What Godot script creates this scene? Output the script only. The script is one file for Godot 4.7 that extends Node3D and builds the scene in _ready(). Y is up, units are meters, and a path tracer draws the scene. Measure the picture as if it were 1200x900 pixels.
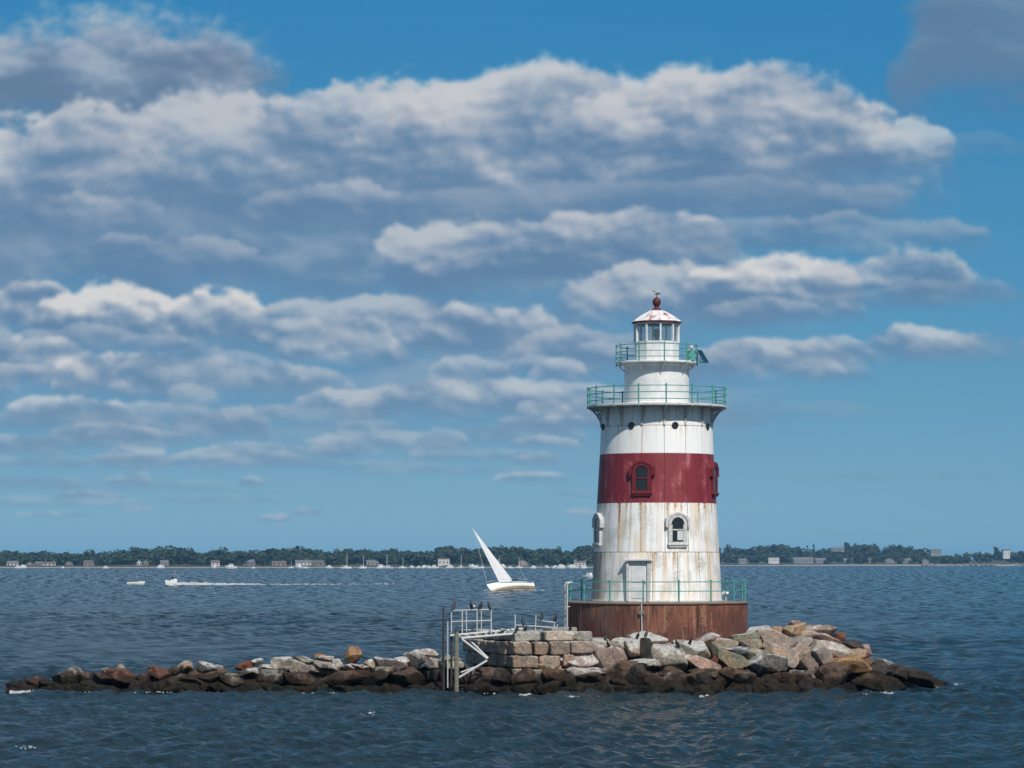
extends Node3D

# ------------------------------------------------------------------ measures
const FOCAL := 3403.0            # focal length in pixels of a 1200 pixel wide picture (20 degrees across)
const EYE := 6.45                # height of the lens above the water
const HORIZON := 657.0
const TOWER_Z := -148.0
const TOWER_X := 7.372
var rng := RandomNumberGenerator.new()
var M := {}
var names := {}

# a point of the place seen at (px, py) of the photograph, at the given distance
func at(px: float, py: float, d: float) -> Vector3:
	return Vector3((px - 600.0) / FOCAL * d, EYE + (HORIZON - py) / FOCAL * d, -d)

# ------------------------------------------------------------------ mesh builder
class MB:
	var v := PackedVector3Array()
	var n := PackedVector3Array()
	var uv := PackedVector2Array()
	var c := PackedColorArray()
	var tf := Transform3D()
	var col := Color(1, 1, 1)
	func tri(a: Vector3, b: Vector3, d: Vector3, na: Vector3, nb: Vector3, nd: Vector3, ua := Vector2.ZERO, ub := Vector2.ZERO, ud := Vector2.ZERO) -> void:
		var g := (d - a).cross(b - a)
		if g.dot(na + nb + nd) < 0.0:
			tri(a, d, b, na, nd, nb, ua, ud, ub)
			return
		v.append(tf * a); v.append(tf * b); v.append(tf * d)
		n.append((tf.basis * na).normalized()); n.append((tf.basis * nb).normalized()); n.append((tf.basis * nd).normalized())
		uv.append(ua); uv.append(ub); uv.append(ud)
		c.append(col); c.append(col); c.append(col)
	func flat(a: Vector3, b: Vector3, d: Vector3, out: Vector3) -> void:
		var g := (d - a).cross(b - a).normalized()
		if g.dot(out) < 0.0:
			g = -g
		tri(a, b, d, g, g, g)
	func quad(a: Vector3, b: Vector3, d: Vector3, e: Vector3, out: Vector3, ua := Vector2.ZERO, ub := Vector2.ZERO, ud := Vector2.ZERO, ue := Vector2.ZERO) -> void:
		var g := (d - a).cross(b - e).normalized()
		if g.dot(out) < 0.0:
			g = -g
		tri(a, b, d, g, g, g, ua, ub, ud)
		tri(a, d, e, g, g, g, ua, ud, ue)
	func box(o: Vector3, s: Vector3, b := Basis()) -> void:
		var h := s * 0.5
		var p := []
		for k in 8:
			p.append(o + b * Vector3(h.x if k & 1 else -h.x, h.y if k & 2 else -h.y, h.z if k & 4 else -h.z))
		quad(p[0], p[1], p[3], p[2], -b.z); quad(p[4], p[5], p[7], p[6], b.z)
		quad(p[0], p[1], p[5], p[4], -b.y); quad(p[2], p[3], p[7], p[6], b.y)
		quad(p[0], p[2], p[6], p[4], -b.x); quad(p[1], p[3], p[7], p[5], b.x)
	# box whose eight long edges are cut by bevel k
	func block(o: Vector3, s: Vector3, k: float, b := Basis()) -> void:
		var h := s * 0.5
		var ring := []
		for lv in [[-h.y, h.x - k, h.z - k], [-h.y + k, h.x, h.z], [h.y - k, h.x, h.z], [h.y, h.x - k, h.z - k]]:
			var r := []
			for q in [[-1, -1, 0], [1, -1, 1], [1, 1, 0], [-1, 1, 1]]:
				var a := Vector3(q[0] * lv[1], lv[0], q[1] * (lv[2] - k))
				var e := Vector3(q[0] * (lv[1] - k), lv[0], q[1] * lv[2])
				if q[2] == 0:
					r.append(o + b * a); r.append(o + b * e)
				else:
					r.append(o + b * e); r.append(o + b * a)
			ring.append(r)
		for j in 3:
			for i in 8:
				var i2 := (i + 1) % 8
				var mid: Vector3 = (ring[j][i] + ring[j][i2] + ring[j + 1][i] + ring[j + 1][i2]) * 0.25 - o
				quad(ring[j][i], ring[j][i2], ring[j + 1][i2], ring[j + 1][i], mid)
		for i in range(1, 7):
			flat(ring[0][0], ring[0][i], ring[0][i + 1], -b.y)
			flat(ring[3][0], ring[3][i], ring[3][i + 1], b.y)
	# round bar through points; radii one number or one per point; flat = squash of the bar's second axis
	func tube(pts: Array, radii, sides := 6, flat_k := 1.0) -> void:
		var rings := []
		var nrm := []
		var side := Vector3.ZERO
		for i in pts.size():
			var t: Vector3 = (pts[mini(i + 1, pts.size() - 1)] - pts[maxi(i - 1, 0)]).normalized()
			if side == Vector3.ZERO:
				side = t.cross(Vector3.UP if absf(t.y) < 0.9 else Vector3.RIGHT).normalized()
			side = (side - t * side.dot(t)).normalized()
			var w := t.cross(side)
			var r: float = radii if not radii is Array else radii[i]
			var ra := []
			var rn := []
			for k in sides:
				var a := TAU * k / sides
				var dvec := side * cos(a) * flat_k + w * sin(a)
				ra.append(pts[i] + dvec * r)
				rn.append((side * cos(a) / flat_k + w * sin(a)).normalized())
			rings.append(ra)
			nrm.append(rn)
		for i in pts.size() - 1:
			for k in sides:
				var k2 := (k + 1) % sides
				tri(rings[i][k], rings[i][k2], rings[i + 1][k2], nrm[i][k], nrm[i][k2], nrm[i + 1][k2])
				tri(rings[i][k], rings[i + 1][k2], rings[i + 1][k], nrm[i][k], nrm[i + 1][k2], nrm[i + 1][k])
		for e in [0, pts.size() - 1]:
			var out: Vector3 = pts[0] - pts[1] if e == 0 else pts[e] - pts[e - 1]
			for k in range(1, sides - 1):
				flat(rings[e][0], rings[e][k], rings[e][k + 1], out)
	func ring(r: float, y: float, thick: float, segs := 64, sides := 6) -> void:
		var pts := []
		for i in segs + 1:
			var a := TAU * i / segs
			pts.append(Vector3(sin(a) * r, y, cos(a) * r))
		tube(pts, thick, sides)
	# turned shape about y; profile of (radius, height), bottom to top, outside to the left of travel
	func lathe(p: Array, segs := 48, u0 := 0.0, u1 := 1.0, v0 := 0.0, v1 := 1.0, round_k := false) -> void:
		for j in p.size() - 1:
			var e: Vector2 = p[j + 1] - p[j]
			if e.length() < 1e-6:
				continue
			var q := Vector2(e.y, -e.x).normalized()
			var qa := q
			var qb := q
			if round_k:
				if j > 0:
					var ep: Vector2 = p[j] - p[j - 1]
					qa = (q + Vector2(ep.y, -ep.x).normalized()).normalized()
				if j < p.size() - 2:
					var en: Vector2 = p[j + 2] - p[j + 1]
					qb = (q + Vector2(en.y, -en.x).normalized()).normalized()
			for i in segs:
				var a0 := TAU * i / segs
				var a1 := TAU * (i + 1) / segs
				var d0 := Vector3(sin(a0), 0, cos(a0))
				var d1 := Vector3(sin(a1), 0, cos(a1))
				var up := Vector3.UP
				var A: Vector3 = d0 * p[j].x + up * p[j].y
				var B: Vector3 = d1 * p[j].x + up * p[j].y
				var C: Vector3 = d1 * p[j + 1].x + up * p[j + 1].y
				var D: Vector3 = d0 * p[j + 1].x + up * p[j + 1].y
				var ua := Vector2(lerpf(u0, u1, float(i) / segs), lerpf(v0, v1, float(j) / (p.size() - 1)))
				var ub := Vector2(lerpf(u0, u1, float(i + 1) / segs), ua.y)
				var uc := Vector2(ub.x, lerpf(v0, v1, float(j + 1) / (p.size() - 1)))
				var ud := Vector2(ua.x, uc.y)
				tri(A, B, C, d0 * qa.x + up * qa.y, d1 * qa.x + up * qa.y, d1 * qb.x + up * qb.y, ua, ub, uc)
				tri(A, C, D, d0 * qa.x + up * qa.y, d1 * qb.x + up * qb.y, d0 * qb.x + up * qb.y, ua, uc, ud)
	# curved plate between angles a0..a1 and heights y0..y1; radii at bottom and top; uv by angle and height
	func plate(a0: float, a1: float, y0: float, y1: float, r0: float, r1: float, thick: float, segs: int, vy0: float, vy1: float) -> void:
		var slope := (r0 - r1) / (y1 - y0)
		for i in segs:
			var b0 := lerpf(a0, a1, float(i) / segs)
			var b1 := lerpf(a0, a1, float(i + 1) / segs)
			var d0 := Vector3(sin(b0), 0, cos(b0))
			var d1 := Vector3(sin(b1), 0, cos(b1))
			var A := d0 * r0 + Vector3.UP * y0
			var B := d1 * r0 + Vector3.UP * y0
			var C := d1 * r1 + Vector3.UP * y1
			var D := d0 * r1 + Vector3.UP * y1
			var n0 := (d0 + Vector3.UP * slope).normalized()
			var n1 := (d1 + Vector3.UP * slope).normalized()
			var ta := (y0 - vy0) / (vy1 - vy0)
			var tb := (y1 - vy0) / (vy1 - vy0)
			var ua := Vector2(b0 / TAU + 0.5, 1.0 - ta)
			var ub := Vector2(b1 / TAU + 0.5, 1.0 - ta)
			var uc := Vector2(b1 / TAU + 0.5, 1.0 - tb)
			var ud := Vector2(b0 / TAU + 0.5, 1.0 - tb)
			tri(A, B, C, n0, n1, n1, ua, ub, uc)
			tri(A, C, D, n0, n1, n0, ua, uc, ud)
			quad(A, B, B - d1 * thick, A - d0 * thick, Vector3.DOWN, ua, ub, ub, ua)
			quad(D, C, C - d1 * thick, D - d0 * thick, Vector3.UP, ud, uc, uc, ud)
			if i == 0:
				quad(A, D, D - d0 * thick, A - d0 * thick, -Vector3(cos(b0), 0, -sin(b0)), ua, ud, ud, ua)
			if i == segs - 1:
				quad(B, C, C - d1 * thick, B - d1 * thick, Vector3(cos(b1), 0, -sin(b1)), ub, uc, uc, ub)
	# outline (x, y) pushed from z0 to z1; the outline is convex
	func extrude(p: Array, z0: float, z1: float) -> void:
		var mid := Vector2.ZERO
		for q in p:
			mid += q / p.size()
		for i in p.size():
			var a: Vector2 = p[i]
			var b: Vector2 = p[(i + 1) % p.size()]
			flat(Vector3(mid.x, mid.y, z1), Vector3(a.x, a.y, z1), Vector3(b.x, b.y, z1), Vector3.BACK)
			flat(Vector3(mid.x, mid.y, z0), Vector3(a.x, a.y, z0), Vector3(b.x, b.y, z0), Vector3.FORWARD)
			var o := (a + b) * 0.5 - mid
			quad(Vector3(a.x, a.y, z0), Vector3(b.x, b.y, z0), Vector3(b.x, b.y, z1), Vector3(a.x, a.y, z1), Vector3(o.x, o.y, 0))
	# band between two open outlines of the same length
	func band(p: Array, q: Array, z0: float, z1: float) -> void:
		for i in p.size() - 1:
			var a: Vector2 = p[i]
			var b: Vector2 = p[i + 1]
			var d: Vector2 = q[i + 1]
			var e: Vector2 = q[i]
			for z in [z0, z1]:
				quad(Vector3(a.x, a.y, z), Vector3(b.x, b.y, z), Vector3(d.x, d.y, z), Vector3(e.x, e.y, z), Vector3(0, 0, 1 if z == z1 else -1))
			var o := (a + b - d - e)
			quad(Vector3(a.x, a.y, z0), Vector3(b.x, b.y, z0), Vector3(b.x, b.y, z1), Vector3(a.x, a.y, z1), Vector3(o.x, o.y, 0))
			quad(Vector3(d.x, d.y, z0), Vector3(e.x, e.y, z0), Vector3(e.x, e.y, z1), Vector3(d.x, d.y, z1), Vector3(-o.x, -o.y, 0))
		for i in [0, p.size() - 1]:
			var a: Vector2 = p[i]
			var e: Vector2 = q[i]
			var nx: Vector2 = p[1] - p[0] if i == 0 else p[i - 1] - p[i]
			quad(Vector3(a.x, a.y, z0), Vector3(e.x, e.y, z0), Vector3(e.x, e.y, z1), Vector3(a.x, a.y, z1), Vector3(-nx.x, -nx.y, 0))
	func mesh(m: Material) -> ArrayMesh:
		var arr := []
		arr.resize(Mesh.ARRAY_MAX)
		arr[Mesh.ARRAY_VERTEX] = v
		arr[Mesh.ARRAY_NORMAL] = n
		arr[Mesh.ARRAY_TEX_UV] = uv
		arr[Mesh.ARRAY_COLOR] = c
		var a := ArrayMesh.new()
		a.add_surface_from_arrays(Mesh.PRIMITIVE_TRIANGLES, arr)
		a.surface_set_material(0, m)
		return a

# ------------------------------------------------------------------ scene helpers
func numbered(called: String) -> String:
	var k: int = names.get(called, 0)
	names[called] = k + 1
	return called if k == 0 else "%s_%03d" % [called, k]

func tag(o: Node, label := "", category := "", group := "", kind := "") -> Node:
	for q in [["label", label], ["category", category], ["group", group], ["kind", kind]]:
		if q[1] != "":
			o.set_meta(q[0], q[1])
	return o

func part(called: String, mb: MB, m: Material, parent: Node, place := Transform3D()) -> MeshInstance3D:
	return part_mesh(called, mb.mesh(m), parent, place)

func part_mesh(called: String, me: Mesh, parent: Node, place := Transform3D()) -> MeshInstance3D:
	var o := MeshInstance3D.new()
	o.mesh = me
	o.name = numbered(called) if parent == self else called
	parent.add_child(o, true)
	o.transform = place
	return o

func thing(called: String, label: String, category: String, where: Vector3, group := "", b := Basis()) -> Node3D:
	var o := Node3D.new()
	o.name = numbered(called)
	add_child(o)
	o.transform = Transform3D(b, where)
	tag(o, label, category, group)
	return o

func copy(o: Node3D, label: String, where: Vector3, b := Basis()) -> Node3D:
	var c: Node3D = o.duplicate()
	c.name = numbered(str(o.name).rstrip("_0123456789"))
	add_child(c)
	c.transform = Transform3D(b, where)
	c.set_meta("label", label)
	return c

func noise(s: int, freq: float, oct := 4, type := FastNoiseLite.TYPE_SIMPLEX_SMOOTH) -> FastNoiseLite:
	var f := FastNoiseLite.new()
	f.seed = s
	f.noise_type = type
	f.frequency = freq
	f.fractal_type = FastNoiseLite.FRACTAL_FBM if oct > 1 else FastNoiseLite.FRACTAL_NONE
	f.fractal_octaves = oct
	return f

func lin(r: float, g: float, b: float, a := 1.0) -> Color:
	return Color(r, g, b, a).linear_to_srgb()

func mat(called: String, c: Color, rough: float, metal := 0.0) -> StandardMaterial3D:
	var m := StandardMaterial3D.new()
	m.resource_name = called
	m.albedo_color = c
	m.roughness = rough
	m.metallic = metal
	M[called] = m
	return m

# grain: a seamless noise picture laid on from three sides, with relief of so many centimetres
func grain(m: StandardMaterial3D, s: int, freq: float, lo: float, scale: float, relief := 0.0, oct := 5) -> StandardMaterial3D:
	var t := NoiseTexture2D.new()
	t.width = 256; t.height = 256
	t.seamless = true
	t.noise = noise(s, freq, oct)
	var g := Gradient.new()
	g.set_color(0, Color(lo, lo, lo)); g.set_color(1, Color(1, 1, 1))
	t.color_ramp = g
	m.albedo_texture = t
	m.uv1_triplanar = true
	m.uv1_world_triplanar = true
	m.uv1_scale = Vector3.ONE * scale
	if relief > 0.0:
		var h := NoiseTexture2D.new()
		h.width = 256; h.height = 256
		h.seamless = true
		h.noise = noise(s + 7, freq * 1.3, oct)
		m.heightmap_enabled = true
		m.heightmap_texture = h
		m.heightmap_scale = relief
	return m

func picture(w: int, h: int, px: PackedByteArray) -> ImageTexture:
	return ImageTexture.create_from_image(Image.create_from_data(w, h, false, Image.FORMAT_RGB8, px))

# ------------------------------------------------------------------ sky
# clouds: middle x, base y, half width, height (in hundredths-of-a-degree-like picture units of the open sky), light on top, opacity, roughness of outline, size of billows
var CLOUDS := [
	[80, 165, 270, 165, 0.85, 0.92, 0.9, 1.0, 0.7],
	[240, 104, 100, 60, 0.85, 0.60, 0.9, 0.8, 0.7],
	[1190, 118, 150, 190, 0.25, 0.80, 0.5, 1.2, 0.12],
	[300, 350, 560, 160, 0.18, 0.80, 0.60, 1.1, 0.5],
	[60, 262, 150, 125, 0.80, 0.9, 0.75, 0.9, 0.7],
	[230, 268, 250, 150, 0.66, 0.92, 0.62, 1.0, 0.5],
	[480, 248, 220, 156, 0.70, 0.92, 0.60, 0.9, 0.5],
	[700, 250, 330, 170, 0.66, 0.97, 0.42, 1.0, 0.62],
	[850, 226, 250, 136, 0.66, 0.95, 0.45, 0.9, 0.62],
	[1030, 210, 88, 76, 0.66, 0.75, 0.6, 0.7, 0.75],
	[760, 262, 330, 52, 0.10, 0.75, 0.55, 1.0, 0.2],
	[390, 262, 120, 44, 0.42, 0.6, 0.8, 0.7, 0.6],
	[110, 285, 130, 50, 0.42, 0.6, 0.8, 0.8, 0.6],
	[200, 318, 120, 40, 0.35, 0.6, 0.8, 0.7, 0.6],
	[570, 340, 150, 84, 0.62, 0.85, 0.62, 0.7, 0.62],
	[740, 320, 130, 78, 0.66, 0.85, 0.58, 0.7, 0.62],
	[930, 300, 240, 44, 0.20, 0.65, 0.6, 0.6, 0.4],
	[790, 382, 150, 80, 0.66, 0.85, 0.6, 0.7, 0.62],
	[910, 372, 110, 76, 0.82, 0.92, 0.5, 0.6, 0.72],
	[1040, 352, 110, 54, 0.60, 0.8, 0.6, 0.6, 0.6],
	[1090, 362, 120, 28, 0.2, 0.55, 0.6, 0.6, 0.4],
	[30, 392, 70, 64, 0.82, 0.9, 0.6, 0.6, 0.72],
	[130, 412, 110, 76, 0.98, 0.95, 0.55, 0.55, 0.8],
	[255, 412, 75, 72, 0.98, 0.95, 0.5, 0.55, 0.8],
	[30, 462, 90, 62, 1.0, 0.95, 0.5, 0.5, 0.8],
	[135, 464, 70, 56, 0.90, 0.95, 0.6, 0.5, 0.75],
	[440, 402, 140, 62, 0.55, 0.8, 0.55, 0.55, 0.62],
	[400, 428, 90, 44, 0.70, 0.8, 0.6, 0.5, 0.65],
	[570, 418, 110, 58, 0.72, 0.85, 0.55, 0.5, 0.66],
	[680, 432, 110, 48, 0.4, 0.75, 0.6, 0.5, 0.55],
	[290, 462, 130, 40, 0.55, 0.8, 0.55, 0.5, 0.6],
	[400, 488, 60, 34, 0.68, 0.8, 0.6, 0.45, 0.65],
	[540, 492, 150, 52, 0.72, 0.88, 0.5, 0.5, 0.66],
	[660, 482, 90, 34, 0.55, 0.8, 0.55, 0.45, 0.62],
	[900, 446, 120, 48, 0.62, 0.85, 0.5, 0.5, 0.64],
	[1075, 424, 75, 40, 0.72, 0.8, 0.5, 0.45, 0.66],
	[1140, 428, 90, 34, 0.14, 0.5, 0.6, 0.5, 0.4],
	[970, 424, 60, 26, 0.6, 0.7, 0.6, 0.45, 0.64],
	[255, 518, 75, 42, 0.74, 0.85, 0.5, 0.4, 0.66],
	[90, 508, 110, 30, 0.5, 0.6, 0.6, 0.4, 0.6],
	[20, 534, 60, 22, 0.6, 0.7, 0.6, 0.4, 0.64],
	[165, 548, 40, 26, 0.75, 0.7, 0.6, 0.4, 0.7],
	[270, 546, 90, 20, 0.55, 0.75, 0.5, 0.4, 0.66],
	[450, 532, 110, 30, 0.55, 0.7, 0.6, 0.4, 0.62],
	[340, 500, 120, 26, 0.3, 0.5, 0.6, 0.4, 0.5],
	[600, 520, 90, 22, 0.3, 0.45, 0.6, 0.4, 0.5],
	[70, 552, 110, 18, 0.4, 0.45, 0.6, 0.4, 0.6],
	[30, 576, 70, 18, 0.5, 0.5, 0.6, 0.35, 0.62],
	[170, 575, 120, 14, 0.25, 0.35, 0.6, 0.35, 0.6],
	[380, 552, 160, 14, 0.3, 0.4, 0.6, 0.35, 0.6],
	[110, 526, 90, 16, 0.6, 0.6, 0.5, 0.4, 0.7],
	[60, 594, 120, 12, 0.5, 0.4, 0.5, 0.35, 0.6],
	[250, 590, 100, 10, 0.4, 0.35, 0.5, 0.35, 0.6],
	[300, 532, 60, 14, 0.6, 0.5, 0.5, 0.35, 0.65],
	[520, 556, 120, 12, 0.4, 0.35, 0.5, 0.35, 0.6],
	[560, 540, 90, 14, 0.5, 0.45, 0.5, 0.35, 0.6],
	[740, 500, 120, 16, 0.25, 0.3, 0.6, 0.4, 0.5],
	[1060, 566, 120, 12, 0.0, 0.25, 0.6, 0.4, 0.3],
	[930, 492, 120, 24, 0.1, 0.3, 0.6, 0.4, 0.4],
	[1010, 244, 60, 26, 0.1, 0.35, 0.9, 0.5, 0.4],
	[1150, 190, 60, 26, 0.05, 0.3, 0.9, 0.5, 0.3],
]
var puff := noise(11, 0.0105, 6)
var fine := noise(23, 0.05, 5)
var lump := noise(67, 0.026, 3, FastNoiseLite.TYPE_CELLULAR)
var broad := noise(68, 0.016, 3)
var swirl := noise(37, 0.006, 3)
var wide := noise(51, 0.35, 5)

func ramp3(t: float, a: Color, b: Color, c: Color) -> Color:
	return a.lerp(b, clampf(t * 2.0, 0, 1)) if t < 0.5 else b.lerp(c, clampf(t * 2.0 - 1.0, 0, 1))

# colour of the sky towards azimuth and height, both as picture units (1 unit = 1/FOCAL radian)
func sky_color(x: float, y: float) -> Color:
	var up := clampf((HORIZON - y) / 657.0, 0.0, 8.0)
	var clear := Color(0.500, 0.672, 0.765).lerp(Color(0.345, 0.588, 0.735), smoothstep(0.0, 0.55, up))
	clear = clear.lerp(Color(0.215, 0.512, 0.715), smoothstep(0.40, 1.05, up))
	clear = clear.lerp(Color(0.16, 0.42, 0.67), smoothstep(1.0, 4.5, up))
	var side := clampf((x - 600.0) / 600.0, -1.0, 1.0)
	clear = clear.lerp(clear * Color(0.93, 0.97, 0.985), maxf(side, 0.0) * 0.8)
	var c := clear
	var out := maxf(maxf(absf(x - 600.0) - 640.0, -60.0 - y), 0.0)
	var near_w := 1.0 - smoothstep(0.0, 420.0, out)
	# thin veils between the heaps
	var veil := swirl.get_noise_2d(x * 0.55 + 900.0, y * 3.2) * 0.5 + puff.get_noise_2d(x * 0.4, y * 2.0 + 500.0) * 0.5
	var bandw := smoothstep(590.0, 430.0, y) * smoothstep(150.0, 300.0, y) * (1.0 - smoothstep(0.15, 0.75, side))
	c = c.lerp(Color(0.400, 0.560, 0.700), clampf(bandw * (0.60 + veil * 0.6), 0.0, 0.85) * near_w)
	c = c.lerp(Color(0.60, 0.68, 0.75), clampf(bandw * (veil * 1.7 - 0.08), 0.0, 0.5) * near_w)
	if near_w > 0.0:
		var wx := swirl.get_noise_2d(x, y * 1.6) * 22.0
		var wy := swirl.get_noise_2d(x + 511.0, y * 1.6 + 77.0) * 9.0
		var f := fine.get_noise_2d(x * 0.8, y * 1.2)
		var far := smoothstep(300.0, 590.0, y)
		for k in CLOUDS.size():
			var q: Array = CLOUDS[k]
			var t: float = (x + wx * q[7] - q[0]) / q[2]
			if absf(t) > 1.35 or y > q[1] + 40 or y < q[1] - q[3] * 1.6 - 20:
				continue
			var h: float = q[3]
			var hy: float = q[1] - y + wy * q[7]
			var s: float = 1.0 / q[7]
			var ox := x * s * lerpf(0.58, 0.46, far) + k * 371.0
			var oy := y * s * lerpf(1.15, 1.0, far) + k * 53.0
			var n0 := puff.get_noise_2d(ox, oy)
			var n1 := puff.get_noise_2d(ox + 4.5 * s, oy - 9.0 * s)
			var cell := lump.get_noise_2d(ox * 1.15, oy * 1.15)
			var cell1 := lump.get_noise_2d(ox * 1.15 + 3.0 * s, oy * 1.15 - 7.0 * s)
			var top := h * pow(maxf(1.0 - t * t, 0.0), 0.34) * (1.0 + broad.get_noise_1d(x * s * 0.35 + k * 97.0) * 0.14)
			var up_in := (top - hy) / h
			var e := minf(up_in, (hy / h) * 0.9 + 0.34)
			e = minf(e, (1.15 - absf(t)) * 1.2)
			var dens: float = e + (n0 * 0.38 + (-0.35 - cell) * 0.20 + f * 0.13) * q[6]
			var soft := 0.14 + 0.55 * (1.0 - smoothstep(0.15, 0.7, hy / h))
			if k < 3:
				soft = 0.45
			var a: float = smoothstep(0.0, soft, dens) * q[5]
			a *= smoothstep(-0.34, 0.22, hy / h + n0 * 0.22) * near_w
			if a <= 0.003:
				continue
			var lit: float = 0.10 + (hy / h) * 0.72 + (n0 - n1) * 0.70 + (cell1 - cell) * 0.16 + f * 0.07 + (0.28 - clampf(up_in, 0.0, 0.56)) * 0.40
			lit += swirl.get_noise_2d(x * 0.9 + k * 31.0, y * 1.5 + 700.0) * 0.55 - 0.04
			lit = clampf(smoothstep(-0.10, 1.0, lit) * (0.42 + q[4] * 0.72) * (0.62 + q[8] * 0.5), 0.0, 1.0)
			var body := ramp3(lit, Color(0.375, 0.510, 0.645), Color(0.625, 0.672, 0.738), Color(0.855, 0.845, 0.840))
			if k < 3:
				body = ramp3(lit, Color(0.40, 0.495, 0.61), Color(0.575, 0.635, 0.715), Color(0.70, 0.725, 0.765))
			body = body.lerp(Color(0.52, 0.645, 0.735), far * 0.50 * (1.0 - lit * 0.45))
			c = c.lerp(body, a)
	if near_w < 1.0:
		var el := maxf((HORIZON - y) / FOCAL, 0.03)
		var az := (x - 600.0) / FOCAL
		var r := 1.0 / tan(minf(el + 0.05, 1.55))
		var n := wide.get_noise_2d(sin(az) * r * 1.3, -cos(az) * r * 1.3)
		var n2 := wide.get_noise_2d(sin(az) * (r * 1.3 - 0.14), -cos(az) * (r * 1.3 - 0.14))
		var a := smoothstep(-0.10, 0.22, n) * 0.92 * (1.0 - near_w)
		var body := ramp3(clampf(0.52 + (n - n2) * 2.2 - n * 0.25, 0, 1), Color(0.36, 0.49, 0.63), Color(0.575, 0.640, 0.725), Color(0.85, 0.845, 0.855))
		c = c.lerp(body, a)
	return c

func put(px: PackedByteArray, i: int, c: Color) -> void:
	px[i] = int(clampf(c.r, 0, 1) * 255.0 + 0.5)
	px[i + 1] = int(clampf(c.g, 0, 1) * 255.0 + 0.5)
	px[i + 2] = int(clampf(c.b, 0, 1) * 255.0 + 0.5)

# rows and columns of the sky picture: whole side n, the piece from (c0, r0) of size w, h
func sky_piece(turn: Basis, n: int, c0: int, r0: int, w: int, h: int) -> Image:
	var px := PackedByteArray()
	px.resize(w * h * 3)
	for j in h:
		var th := (r0 + j + 0.5) / n * PI
		for i in w:
			var ph := (c0 + i + 0.5) / n * TAU
			var d := turn * Vector3(sin(ph) * sin(th), cos(th), -cos(ph) * sin(th))
			var el := asin(clampf(d.y, -1, 1))
			var az := atan2(d.x, -d.z)
			put(px, (j * w + i) * 3, sky_color(600.0 + az * FOCAL, minf(HORIZON - el * FOCAL, HORIZON)))
	return Image.create_from_data(w, h, false, Image.FORMAT_RGB8, px)

func build_sky(env: Environment) -> void:
	# small fair-weather heaps that crowd together towards the horizon
	for k in 64:
		var y := lerpf(372.0, 612.0, pow(rng.randf(), 0.9))
		var near_k := smoothstep(640.0, 380.0, y)
		var x := rng.randf_range(-120.0, 700.0 + near_k * 300.0)
		CLOUDS.append([x, y, lerpf(26.0, 85.0, rng.randf()) * (0.6 + near_k * 0.5), lerpf(7.0, 34.0, near_k) * rng.randf_range(0.6, 1.2), rng.randf_range(0.35, 0.85), rng.randf_range(0.35, 0.8), 0.6, lerpf(0.32, 0.55, near_k), 0.68])
	# the picture's pole is turned towards the open sky above the shore, where its pixels lie closest
	var turn := Basis(Vector3.RIGHT, deg_to_rad(-57.0)) * Basis(Vector3.UP, PI)
	var n := 4096
	var im := sky_piece(turn, 384, 0, 0, 384, 384)
	im.resize(n, n, Image.INTERPOLATE_CUBIC)
	var r0 := int(20.0 / 180.0 * n)
	var h := int(15.0 / 180.0 * n)
	var w := int(64.0 / 360.0 * n)
	im.blit_rect(sky_piece(turn, n, (n - w) / 2, r0, w, h), Rect2i(0, 0, w, h), Vector2i((n - w) / 2, r0))
	var sm := PanoramaSkyMaterial.new()
	sm.panorama = ImageTexture.create_from_image(im)
	var sky := Sky.new()
	sky.sky_material = sm
	env.background_mode = Environment.BG_SKY
	env.sky = sky
	env.sky_rotation = turn.get_euler()

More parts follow.
